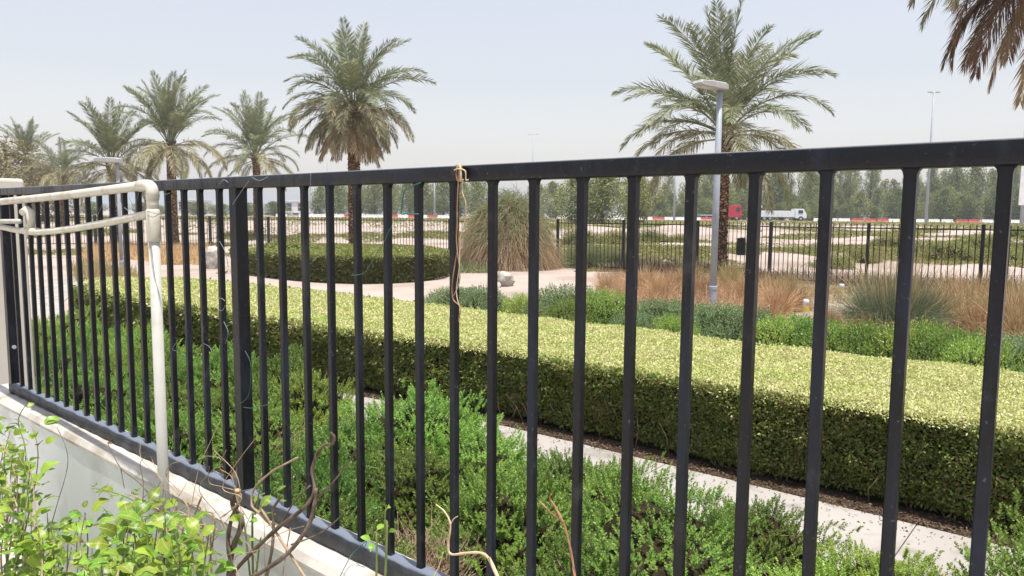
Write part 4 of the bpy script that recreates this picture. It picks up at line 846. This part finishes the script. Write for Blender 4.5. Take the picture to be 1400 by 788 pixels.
for (x, y, sc, lab) in ((1300, 352, .95, 'round green bush on the sandy slope right of centre beyond the fence'), (1338, 345, .8, 'green bush on the slope beyond the fence near the right edge'), (1268, 348, .7, 'small green bush beside the round one beyond the fence'), (1215, 342, .75, 'green bush left of the round one beyond the fence'), (1180, 352, .6, 'low green bush beyond the fence at the sandy gap'), (1140, 358, .6, 'low green bush right of the sandy track beyond the fence'), (1370, 352, .7, 'green bush beyond the fence at the right edge'), (1390, 335, .8, 'green bush high on the slope at the right edge'), (795, 335, .9, 'green bush beyond the fence right of the reed clump'), (890, 330, .8, 'green bush beyond the fence left of the lamp post'), (845, 338, .8, 'green bush beyond the fence amid dry stalks'), (930, 336, .6, 'small green bush beyond the fence beside the lamp post')):
    p0 = on_z(x, y, .3); yy = min(max(p0.y, 27), 42); q = on_y(x, y, yy); t = thing('scrub_bush', lab, 'bush', (q.x, q.y, Hz(q.x, q.y) - .05), random.uniform(0, 6), 'green bushes beyond the far fence'); t.scale = (sc, sc, sc * .9)
    obj('foliage', SB[0][0], t); obj('branches', SB[0][1], t)

# ------------------------------------------------------------------ road side: barriers, vehicles, poles, buildings
def barrier(px, Y, mat, label, L=1.9, rz=0):
    q = on_y(px, 300, Y); t = thing('road_barrier', label, 'barrier', (q.x, Y, Hz(q.x, Y)), rz, 'plastic road barriers')
    pr = [(-.28, 0), (-.28, .12), (-.13, .30), (-.10, .64), (.10, .64), (.13, .30), (.28, .12), (.28, 0)]; v = [(x, y, z) for x in (-L / 2, L / 2) for y, z in pr]; m_ = 8
    f = [(j, (j + 1) % m_, m_ + (j + 1) % m_, m_ + j) for j in range(m_)] + [tuple(range(m_ - 1, -1, -1)), tuple(m_ + j for j in range(m_))]
    obj('body', MB().add(v, f).mesh('body', mat, False, .03, 2), t)
    for x in (-.5, .5): obj('foot', MB().box(x - .15, x + .15, -.32, .32, 0, .06).mesh('foot', mat), t)
bl = [(385, 'white'), (417, 'white'), (432, 'white'), (448, 'white'), (463, 'white'), (477, 'red'), (492, 'white'), (508, 'white'), (523, 'white'), (540, 'red'), (552, 'white'), (563, 'red'), (578, 'white'), (592, 'red'), (606, 'white'), (800, 'white'), (816, 'white'), (832, 'white'), (848, 'white'), (868, 'white'), (884, 'white'), (900, 'red'), (916, 'white'), (932, 'white'), (950, 'white'), (965, 'red'), (1120, 'white'), (1137, 'white'), (1154, 'white'), (1172, 'red'), (1190, 'red'), (1207, 'red'), (1222, 'white'), (1240, 'white'), (1258, 'white'), (1277, 'white'), (1295, 'white'), (1315, 'red'), (1332, 'red'), (1350, 'white'), (1368, 'white'), (1386, 'white')]
cc_ = {}
for i, (x, cl) in enumerate(bl):
    sec = 'left of the reed clump' if x < 650 else ('between reed clump and lamp post' if x < 1000 else 'right of the white truck'); cc_[(cl, sec)] = cc_.get((cl, sec), 0) + 1
    barrier(x, 136.5 + random.uniform(-.4, .4), M['red'] if cl == 'red' else M['white'], f'{cl} plastic road barrier {sec}, {ORD[cc_[(cl, sec)] - 1]} {cl} one from left', 2.05, random.uniform(-.05, .05))
def wheel_set(t, xs, y, r):
    for x in xs:
        for s in (-y, y):
            w = obj('wheel', MB().tube([(x, s - .13, r), (x, s + .13, r)], r, 14).mesh('wheel', M['black']), t); obj('rim', MB().tube([(x, s - .14, r), (x, s + .14, r)], r * .5, 10).mesh('rim', M['galv']), w)
# white lorry with a long box
q = on_y(1072, 300, 145); t = thing('white_truck', 'long white truck parked on the road behind the right palm', 'truck', (q.x - .6, 145, 1.03), 0)
obj('cargo_box', MB().box(-4.6, 2.2, -1.2, 1.2, .75, 1.95).mesh('cargo_box', M['white'], False, .05, 2), t)
cb = obj('cab', MB().add([(2.3, -1.15, .55), (4.5, -1.15, .55), (4.5, -1.15, 1.35), (3.9, -1.1, 2.35), (2.3, -1.1, 2.35), (2.3, 1.15, .55), (4.5, 1.15, .55), (4.5, 1.15, 1.35), (3.9, 1.1, 2.35), (2.3, 1.1, 2.35)], [(0, 1, 2, 3, 4), (9, 8, 7, 6, 5), (0, 5, 6, 1), (1, 6, 7, 2), (2, 7, 8, 3), (3, 8, 9, 4), (4, 9, 5, 0)]).mesh('cab', M['white'], False, .05, 2), t)
obj('side_window', MB().box(2.9, 3.75, -1.19, -1.13, 1.5, 2.1).mesh('side_window', M['glass']), cb); obj('windscreen', MB().add([(4.49, -1.0, 1.42), (4.49, 1.0, 1.42), (3.96, .95, 2.27), (3.96, -.95, 2.27)], [(0, 1, 2, 3)]).mesh('windscreen', M['glass']), cb)
def wheel_set(t, xs, y, r):
    for x in xs:
        for s in (-y, y):
            w = obj('wheel', MB().tube([(x, s - .13, r), (x, s + .13, r)], r, 14).mesh('wheel', M['black']), t); obj('rim', MB().tube([(x, s - .14, r), (x, s + .14, r)], r * .5, 10).mesh('rim', M['galv']), w)
wheel_set(t, (-3.6, -2.5, 3.4), 1.05, .48); obj('beacon', MB().lathe([(.05, 1.95), (.05, 2.5), (.25, 2.55), (.25, 2.9), (.1, 3.0)], 10, (-4.0, 0)).mesh('beacon', M['white']), t)
q = on_y(1002, 300, 145); t = thing('red_truck', 'red truck cab on the road just right of the right palm trunk', 'truck', (q.x, 145, 1.03), 0)
cb = obj('cab', MB().add([(-1.5, -1.2, .6), (1.3, -1.2, .6), (1.4, -1.2, 1.5), (1.1, -1.15, 2.95), (-1.5, -1.15, 2.95), (-1.5, 1.2, .6), (1.3, 1.2, .6), (1.4, 1.2, 1.5), (1.1, 1.15, 2.95), (-1.5, 1.15, 2.95)], [(0, 1, 2, 3, 4), (9, 8, 7, 6, 5), (0, 5, 6, 1), (1, 6, 7, 2), (2, 7, 8, 3), (3, 8, 9, 4), (4, 9, 5, 0)]).mesh('cab', M['truckred'], False, .05, 2), t)
obj('windscreen', MB().add([(1.415, -1.0, 1.6), (1.415, 1.0, 1.6), (1.135, .95, 2.8), (1.135, -.95, 2.8)], [(0, 1, 2, 3)]).mesh('windscreen', M['glass']), cb); obj('side_window', MB().box(.3, .95, -1.24, -1.18, 1.8, 2.5).mesh('side_window', M['glass']), cb)
obj('flatbed', MB().box(-6.6, -1.55, -1.2, 1.2, .85, 1.1).mesh('flatbed', M['galv'], False, .02), t); wheel_set(t, (-5.4, -4.2, .4), 1.05, .5)
def mast(px, top, Y, r, label, head, mat='galv'):
    q = on_y(px, top, Y); b = Vector((q.x, Y, Hz(q.x, Y))); H = q.z - b.z; t = thing('street_light', label, 'street light', b, 0, 'street lights along the road')
    obj('pole', MB().lathe([(r, 0), (r * .55, H)], 10).mesh('pole', M[mat], True), t)
    mb = MB()
    if head: 
        mb.tube([(-head, 0, H + .02), (0, 0, H), (head, 0, H + .02)], r * .4, 6)
        for s in (-1, 1): mb.box(s * head - .28, s * head + .28, -.12, .12, H, H + .12)
    else: mb.box(-.12, .5, -.1, .1, H - .03, H + .07)
    obj('luminaire', mb.mesh('luminaire', M['lamp_head']), t)
mast(1277, 127, 100, .19, 'tall grey street light pole on the right, head under the corner palm fronds', .5)
mast(924, 212, 130, .2, 'grey street light pole seen behind the left fronds of the right palm', .8); mast(594, 238, 130, .18, 'pale street light pole left of the reed clump', 0)
mast(729, 184, 230, .22, 'thin distant double-arm street light above the railing centre', 1.3); mast(447, 203, 230, .2, 'faint distant street light right of the upright palm', 0)
q = on_y(1397, 300, 60); zt = on_y(1397, 165, 60).z; zb = on_y(1397, 281, 60).z; t = thing('road_sign', 'back of a white road sign on a grey post at the right edge', 'sign', (q.x, 60, Hz(q.x, 60)), .1)
obj('post', MB().lathe([(.14, 0), (.12, zt - t.location.z - .2)], 10).mesh('post', M['galv'], True), t); obj('panel', MB().box(-.62, 1.6, -.30, -.24, zb - t.location.z, zt - t.location.z).mesh('panel', M['white'], False, .02), t)
def building(px, top, Y, W, cols, rows, label):
    q = on_y(px, top, Y); b = Vector((q.x, Y, Hz(q.x, Y))); H = q.z - b.z; t = thing('distant_building', label, 'building', b, 0, 'white buildings on the left horizon')
    obj('wall', MB().box(-W / 2, W / 2, 0, 10, 0, H).mesh('wall', M['building'], False, .05), t); obj('roof', MB().box(-W / 2 - .3, W / 2 + .3, -.3, 10.3, H, H + .5).mesh('roof', M['building']), t)
    for i in range(cols):
        for j in range(rows):
            x = -W / 2 + W * (i + .5) / cols; z = H * (.3 + .6 * (j + .5) / rows) if rows > 1 else H * .6; ww = W / cols * .28; wh = H * .22 / max(rows - .5, 1)
            o_ = obj('window', MB().box(x - ww, x + ww, -.12, -.02, z - wh, z + wh).mesh('window', M['lamp_head']), t); obj('pane', MB().box(x - ww * .85, x + ww * .85, -.16, -.125, z - wh * .85, z + wh * .85).mesh('pane', M['glass']), o_)
building(258, 274, 260, 8, 3, 3, 'small white building with dark windows seen under the left palms'); building(403, 276, 230, 8, 2, 2, 'white building right of the upright palm, behind the railing'); building(372, 291, 200, 15, 6, 1, 'long low white building left of the railing centre'); building(60, 281, 320, 22, 5, 2, 'pale distant block at the far left horizon')

# ------------------------------------------------------------------ vine plants, cut stems and ties in the foreground
def vine_leaf(seed):
    r = random.Random(seed); n = 7; v = []; f = []
    for i in range(n):
        t = i / (n - 1); w = .35 * math.sin(math.pi * min(1, t * .93 + .04)) ** .75 * (1 - .25 * t) if 0 < i < n - 1 else .0; w = max(w, .004)
        z = .10 * math.sin(math.pi * t) - r.uniform(.05, .28) * t * t; fold = r.uniform(.05, .16)
        v += [(t, -w, z + fold * w * 1.6), (t, 0, z - fold * .05), (t, w, z + fold * w * 1.6)]
    for i in range(n - 1):
        o = i * 3; f += [(o, o + 3, o + 4, o + 1), (o + 1, o + 4, o + 5, o + 2)]
    m = MB(); m.add(v, f); m.tube([(-.28, 0, -.03), (0, 0, 0)], .012, 4, False); return m.mesh('leaf', M['vine'], True)
VL = [vine_leaf(i) for i in range(7)]
def leaf_on(parent, O_, p, d, size, rs):
    d = d.normalized(); zz = Vector((rs.gauss(0, .5), rs.gauss(0, .5), 1.0)); yy = zz.cross(d).normalized(); zz = d.cross(yy); mt = Matrix((d, yy, zz)).transposed().to_4x4()
    o = obj('leaf', rs.choice(VL), parent); o.matrix_local = Matrix.Translation(p - O_) @ mt @ Matrix.Scale(size, 4); return o
def smooth_path(pts, k=5):
    out = []
    for i in range(len(pts) - 1):
        p0, p1, p2, p3 = pts[max(i - 1, 0)], pts[i], pts[i + 1], pts[min(i + 2, len(pts) - 1)]
        for j in range(k): t = j / k; out.append(.5 * ((2 * p1) + (p2 - p0) * t + (2 * p0 - 5 * p1 + 4 * p2 - p3) * t * t + (3 * p1 - p0 - 3 * p2 + p3) * t ** 3))
    return out + [pts[-1]]
def plant(name, label, basepx, bw, shoots, nleaf, size, seed):
    rs = random.Random(seed); b = on_w(*basepx, bw); b = Vector((b.x, b.y, tz)); t = thing(name, label, 'plant', b, 0, 'leafy vines at the bottom left')
    pool = []
    for (ps) in shoots:
        pts = [b + Vector((rs.uniform(-.05, .05), rs.uniform(-.05, .05), 0))] + [on_w(x, y, w) for x, y, w in ps]; sm = smooth_path(pts, 6); n = len(sm)
        obj('stem', MB().tube([p - b for p in sm], [.0042 * (1 - .75 * i / n) for i in range(n)], 6, False).mesh('stem', M['twig'] if rs.random() < .3 else M['vine_stem'], True), t)
        pool.append(sm)
    for i in range(nleaf):
        sm = rs.choice(pool); k = int(len(sm) * rs.uniform(.22, 1) ** .7) - 1; k = max(1, min(k, len(sm) - 2)); p = sm[k]; tg = (sm[k + 1] - sm[k]).normalized()
        a = rs.uniform(0, 6.28); sd = Vector((math.cos(a), math.sin(a), rs.uniform(-.1, .6))); p2 = p + sd * rs.uniform(.005, .06)
        leaf_on(t, b, p2, sd + tg * .3, size * rs.uniform(.6, 1.2), rs)
    return t
M['vine_stem'] = surf('vine_stem', c_(.10, .15, .04), c_(.18, .22, .07), 20, .6, .3, bmp=0)
rs0 = random.Random(3)
def fan(region, n, w0, w1):
    out = []
    for i in range(n):
        x, y = region(rs0); w = rs0.uniform(w0, w1); out.append([(x + rs0.uniform(-15, 15), min(y + 120, 900), w - .03), (x + rs0.uniform(-10, 10), y + 50, w), (x, y, w)])
    return out
def regA(r): x = r.uniform(-70, 75); return x, 562 + max(0, x) * 1.7 + r.random() ** 1.3 * 210
def regB(r): x = r.uniform(30, 190); return x, 690 + abs(x - 110) * .15 + r.random() ** 1.2 * 140
def regC(r): x = r.uniform(165, 290); return x, 700 + (x - 170) * .12 + r.random() ** 1.2 * 110
plant('vine_plant', 'tall leafy green vine at the left picture edge', (10, 900), .95, fan(regA, 26, .82, 1.08) + [[(30, 700, .98), (35, 620, .98), (25, 575, .98), (40, 548, .98)], [(40, 700, 1.0), (52, 620, 1.0), (38, 570, 1.0)]] + fan(regA, 20, .7, .95), 560, .055, 1)
plant('vine_plant', 'low leafy green vine in front of the white wall', (110, 900), .98, fan(regB, 46, .72, 1.1), 600, .052, 2)
plant('vine_plant', 'leafy green vine around the foot of the plastic pipe', (240, 900), 1.0, fan(regC, 36, .78, 1.1) + [[(235, 740, 1.05), (190, 690, 1.07), (150, 672, 1.08), (125, 668, 1.08)], [(230, 740, 1.05), (205, 690, 1.07), (170, 675, 1.08)]], 430, .050, 3)
plant('vine_seedling', 'thin young vine shoot in front of the railing near bottom centre', (520, 900), 1.12, [[(528, 760, 1.13), (526, 720, 1.13), (528, 690, 1.13)], [(515, 770, 1.12), (508, 745, 1.12)]], 9, .034, 4)
plant('vine_seedling', 'small leafy shoot beside the cut twisted stem', (340, 900), 1.08, [[(345, 740, 1.1), (350, 700, 1.1), (357, 655, 1.1)], [(338, 750, 1.09), (330, 700, 1.09)], [(352, 770, 1.1), (358, 740, 1.1)]], 16, .04, 5)

def woody(name, label, cat, group, branches, mat=None, cut=None):
    first = branches[0][0]; b0 = on_w(*first[0]); b = Vector((b0.x, b0.y, tz)); t = thing(name, label, cat, b, 0, group)
    for i, (ps, r0, r1) in enumerate(branches):
        pts = [on_w(*q_) for q_ in ps]
        if i == 0 and pts[0].z > tz + .05:
            dd = (pts[0] - pts[1]).normalized(); dd.z = min(dd.z, -.6); pts = [pts[0] + dd * ((pts[0].z - tz) / -dd.z), pts[0] + dd * .05] + pts
        sm = smooth_path(pts, 5); n = len(sm); obj('stem' if i == 0 else 'branch', MB().tube([p - b for p in sm], [.84 * (r0 + (r1 - r0) * k_ / n) * (1 + .12 * math.sin(k_ * 1.7 + i)) for k_ in range(n)], 8).mesh('stem', mat or M['bark'], True), t)
    if cut:
        p = on_w(*cut[0]); obj('cut_end', MB().tube([p - b - Vector((0, 0, .004)), p - b + Vector((.001, 0, .0035))], cut[1], 9).mesh('cut_end', M['cutwood'], True), t)
    return t
TG = 'woody vine stems in front of the railing'
W_ = 1.08
woody('cut_stem', 'thick twisted brown stem with a pale sawn top below the main post', 'stem', TG, [([(312, 800, W_), (318, 752, W_), (330, 715, W_), (318, 690, W_), (324, 672, W_)], .0105, .0085), ([(322, 800, W_ - .02), (312, 745, W_ - .015), (316, 712, W_ - .015), (326, 688, W_ - .012), (325, 676, W_ - .006)], .008, .006)], None, ((324.5, 671, W_), .0088))
woody('dead_branch', 'forked bare brown branch rising in front of the bars right of the post', 'branch', TG, [([(300, 805, 1.02), (340, 760, 1.05), (380, 722, 1.08), (415, 695, 1.1), (430, 670, 1.12), (427, 640, 1.12), (440, 612, 1.12), (455, 607, 1.12)], .0085, .0045), ([(345, 790, 1.04), (390, 760, 1.07), (420, 722, 1.1), (430, 690, 1.115), (432, 668, 1.12)], .0075, .006), ([(430, 682, 1.12), (455, 660, 1.13), (478, 630, 1.14), (487, 613, 1.14)], .0035, .0022), ([(455, 607, 1.12), (457, 598, 1.12), (452, 592, 1.12)], .006, .004), ([(380, 725, 1.08), (400, 690, 1.1), (424, 664, 1.11)], .003, .002), ([(398, 745, 1.08), (440, 728, 1.1), (472, 700, 1.12)], .0028, .0012)])
woody('dead_branch', 'curved pale brown branch hooking up beside the main post', 'branch', TG, [([(372, 720, 1.08), (352, 700, 1.08), (344, 690, 1.08), (348, 668, 1.09), (372, 645, 1.1), (407, 626, 1.11)], .0042, .0035)], M['twig'])
woody('dead_branch', 'upright short dark branch stub left of the forked branch', 'branch', TG, [([(362, 800, 1.06), (372, 750, 1.07), (374, 712, 1.08), (374, 695, 1.08), (386, 678, 1.08)], .0062, .004)])
woody('dry_twig', 'thin dark curly twig standing in front of the white wall', 'twig', TG, [([(78, 690, 1.08), (92, 640, 1.1), (90, 612, 1.1), (78, 585, 1.1)], .0022, .0012)])
woody('dry_twig', 'bent bare twig leaning towards the plastic pipe', 'twig', TG, [([(215, 690, 1.1), (190, 660, 1.1), (165, 640, 1.1), (147, 606, 1.1)], .003, .0018), ([(165, 640, 1.1), (170, 668, 1.1)], .002, .001)])
woody('dry_twig', 'long brown curved stem at the left edge among vine leaves', 'twig', TG, [([(10, 770, .95), (8, 720, .96), (22, 650, .97), (10, 620, .97), (-10, 600, .97)], .0075, .004)], M['twig'])
woody('dry_vine', 'tangled knot of dry vine stems under the pipe foot', 'dry vine', TG, [([(270, 800, 1.05), (262, 740, 1.06), (275, 700, 1.07), (262, 690, 1.07), (245, 700, 1.07)], .003, .002)] + [([(225 + i * 7, 800, 1.03 + i * .006), (222 + i * 9, 735 - (i % 3) * 12, 1.05), (240 + (i * 17) % 50, 700 + (i * 7) % 25, 1.06), (262 + (i * 11) % 40, 715 + (i * 13) % 40, 1.07), (240 + (i * 23) % 50, 745 + (i * 5) % 20, 1.05)], .0022 + .0006 * (i % 3), .0014) for i in range(9)] + [([(235, 790, 1.06), (237, 720, 1.06), (242, 690, 1.07)], .006, .004), ([(255, 790, 1.06), (262, 720, 1.06), (276, 678, 1.07)], .0055, .003), ([(290, 800, 1.06), (288, 740, 1.06), (291, 700, 1.07)], .0035, .002)], M['twig'])
woody('dry_stalk', 'pale straw coloured curved stalk with split end at bottom centre', 'stalk', TG, [([(685, 800, 1.14), (672, 770, 1.15), (660, 757, 1.16), (640, 756, 1.16), (617, 758, 1.16), (613, 745, 1.16), (616, 718, 1.16), (608, 700, 1.16), (596, 690, 1.16)], .0052, .0016), ([(616, 718, 1.16), (620, 710, 1.16), (626, 706, 1.16)], .0016, .001)], M['straw'])
woody('dry_stalk', 'reddish forked dry twig in front of the bars right of bottom centre', 'twig', TG, [([(788, 805, 1.12), (782, 762, 1.13), (772, 720, 1.13), (760, 695, 1.13), (752, 682, 1.13), (754, 676, 1.13)], .003, .0022), ([(771, 714, 1.13), (755, 702, 1.13), (737, 685, 1.13)], .0022, .0016)], M['redtwig'])
woody('dry_stalk', 'short thin dry twig at the coping left of the curved stalk', 'twig', TG, [([(590, 795, 1.14), (600, 775, 1.15), (606, 755, 1.15)], .0022, .0014)], M['straw'])
woody('dry_stalk', 'thin pale stalk leaning on the railing left of the main post', 'twig', TG, [([(262, 690, 1.16), (272, 640, 1.17), (285, 610, 1.18), (300, 578, 1.19)], .0018, .001)], M['straw'])
woody('dry_twig', 'thin wispy twig rising between the sawn stem and the forked branch', 'twig', TG, [([(362, 790, 1.1), (362, 750, 1.1), (361, 715, 1.1)], .002, .001), ([(386, 790, 1.08), (392, 750, 1.1), (397, 722, 1.1)], .0024, .0016)], M['twig'])
# fine dry tendrils tangled over the creeper
rs9 = random.Random(9); tend = []
for i in range(26):
    x, y, w = rs9.uniform(150, 345), rs9.uniform(700, 800), rs9.uniform(1.0, 1.15); ps = [(x, y, w)]
    for k_ in range(4): x += rs9.uniform(-30, 34); y -= rs9.uniform(4, 38); w += rs9.uniform(-.02, .02); ps.append((x, y, w))
    tend.append((ps, .0016 + .0008 * rs9.random(), .0008))
woody('dry_vine', 'loose tangle of fine dry tendrils over the creeper beside the sawn stem', 'dry vine', TG, tend, M['twig'])
# dried vine tied round the top rail
wr = DW - 0.028
def strand(ps, r, mat, parent, O_, nm='strand'):
    sm = smooth_path([on_w(*q_) for q_ in ps], 5); obj(nm, MB().tube([p - O_ for p in sm], r, 5).mesh(nm, mat, True), parent)
O_ = on_w(630, 240, wr); t = thing('tied_vine', 'dried reddish vine tied round the top rail and hanging down a bar', 'dry vine', O_)
for i, (dx, mt) in enumerate(((-3, 'redtwig'), (0, 'twig'), (3, 'redtwig'), (1.5, 'straw'))):
    strand([(627 + dx, 226, DW + .03), (627 + dx, 226, wr + .02), (628 + dx, 229, wr - .004), (627 + dx + i % 2 * 2, 240, wr - .004 - .002 * i), (629 + dx, 248, wr - .003)], .0018 + .0005 * (i % 2), M[mt], t, O_)
strand([(628, 232, wr - .006), (626, 262, wr), (625, 300, wr), (627, 330, wr + .003), (622, 362, wr), (618, 392, wr), (620, 410, wr), (629, 420, wr), (627, 440, wr)], .0016, M['redtwig'], t, O_); strand([(633, 245, wr - .003), (632, 262, wr), (637, 280, wr - .002), (635, 305, wr), (629, 330, wr), (628, 365, wr), (624, 400, wr), (630, 425, wr)], .0013, M['straw'], t, O_)
strand([(626, 290, wr), (624, 330, wr), (629, 380, wr), (620, 405, wr)], .0013, M['twig'], t, O_); strand([(621, 233, wr - .006), (627, 231, wr - .01), (636, 234, wr - .008), (637, 246, wr - .005), (640, 246, wr - .01)], .0016, M['straw'], t, O_)
TW = 'thin tie wires on the railing'
def wire(label, pslist, mat, r=.0011):
    O_ = on_w(*pslist[0][0]); t = thing('tie_wire', label, 'wire', O_, 0, TW)
    for ps in pslist: strand(ps, r, M[mat], t, O_, 'wire')
wire('dark green twisted wire hanging under the top rail left of the tied vine', [[(575, 250, wr), (565, 254, wr), (553, 262, wr), (550, 280, wr), (549, 292, wr), (556, 292, wr), (572, 293, wr)], [(551, 268, wr), (548, 290, wr)]], 'green_wire', .0018)
wire('green wire loop between two bars below the twisted wire', [[(520, 338, wr), (513, 350, wr), (506, 362, wr), (497, 374, wr), (480, 377, wr)], [(536, 310, wr), (530, 320, wr), (526, 330, wr)]], 'green_wire')
wire('grey-green wire crossing the main post near its top', [[(340, 248, wr - .004), (330, 262, wr), (318, 280, wr)], [(345, 243, wr - .005), (355, 247, wr - .005), (366, 242, wr - .005)], [(300, 252, wr - .004), (306, 246, wr - .005), (312, 250, wr - .005)]], 'grey_wire')
wire('thin green wire hanging at the bar right of the upright palm', [[(425, 238, wr - .004), (424, 262, wr), (424, 285, wr)]], 'grey_wire', .0009)
wire('green wire tied across the main post below its middle', [[(333, 557, wr), (345, 558, wr), (368, 553, wr)], [(335, 480, wr - .003), (343, 500, wr), (340, 540, wr), (328, 552, wr)]], 'green_wire')
wire('wire wound round the bar left of the main post', [[(294, 420, wr), (303, 425, wr), (308, 418, wr)], [(295, 410, wr), (302, 408, wr), (308, 412, wr)], [(300, 330, wr), (308, 345, wr), (312, 365, wr)], [(306, 440, wr), (312, 455, wr), (308, 470, wr)]], 'grey_wire')
wire('pale wire joining the sawn stem to the main post foot', [[(326, 673, W_ + .005), (334, 671, 1.16), (346, 668, wr)]], 'grey_wire', .0013)
wire('teal wire tied round a bar foot above the bottom rail', [[(502, 738, wr), (494, 746, wr - .004), (480, 760, wr - .02), (465, 788, 1.18)], [(490, 740, wr), (498, 748, wr - .003), (503, 735, wr)]], 'green_wire', .0013)
wire('wires binding the lower pipe to the pipe elbow', [[(200, 288, 1.13), (212, 292, 1.128), (222, 293, 1.14)], [(170, 284, 1.14), (178, 291, 1.13), (186, 302, 1.14)], [(201, 294, 1.13), (210, 297, 1.126), (221, 290, 1.14)]], 'grey_wire')
wire('thin wires wound on bars behind the pipe', [[(176, 270, 1.27), (184, 282, 1.27), (190, 262, 1.27)], [(222, 262, 1.27), (226, 266, 1.27), (232, 264, 1.27)], [(140, 280, 1.27), (132, 298, 1.27)], [(240, 470, wr), (236, 478, wr), (242, 480, wr)], [(278, 470, wr), (286, 474, wr), (290, 482, wr)]], 'grey_wire', .0009)
# debris on the coping
for i, (x, y, lab) in enumerate(((118, 583, 'curled dry brown leaf on the coping, left one'), (152, 604, 'curled dry brown leaf on the coping, right one'), (45, 548, 'dry leaf scrap on the coping near its left end'))):
    p = on_z(x, y, 1.004); o = obj('fallen_leaf', VL[i].copy(), None, (p.x, p.y, 1.008), (random.uniform(-.4, .4), random.uniform(-.3, .3), random.uniform(0, 6)), (.035,) * 3)
    o.data.materials[0] = M['litter']; tag(o, lab, 'leaf', 'dry leaves on the coping')

# ------------------------------------------------------------------ dusty air
m = bpy.data.materials.new('haze'); m.use_nodes = True; nt = m.node_tree; nt.nodes.clear()
out = nt.nodes.new('ShaderNodeOutputMaterial'); pvn = nt.nodes.new('ShaderNodeVolumePrincipled'); pvn.inputs['Color'].default_value = (0.78, 0.88, 1.0, 1); pvn.inputs['Density'].default_value = 0.0005; pvn.inputs['Anisotropy'].default_value = 0.0
nt.links.new(pvn.outputs[0], out.inputs['Volume'])
mb = MB(); mb.box(-1510, 1510, -70, 2210, -1.4, 32); tag(obj('haze', mb.mesh('haze', m)), 'pale dusty air over the whole scene', 'haze', kind='stuff')
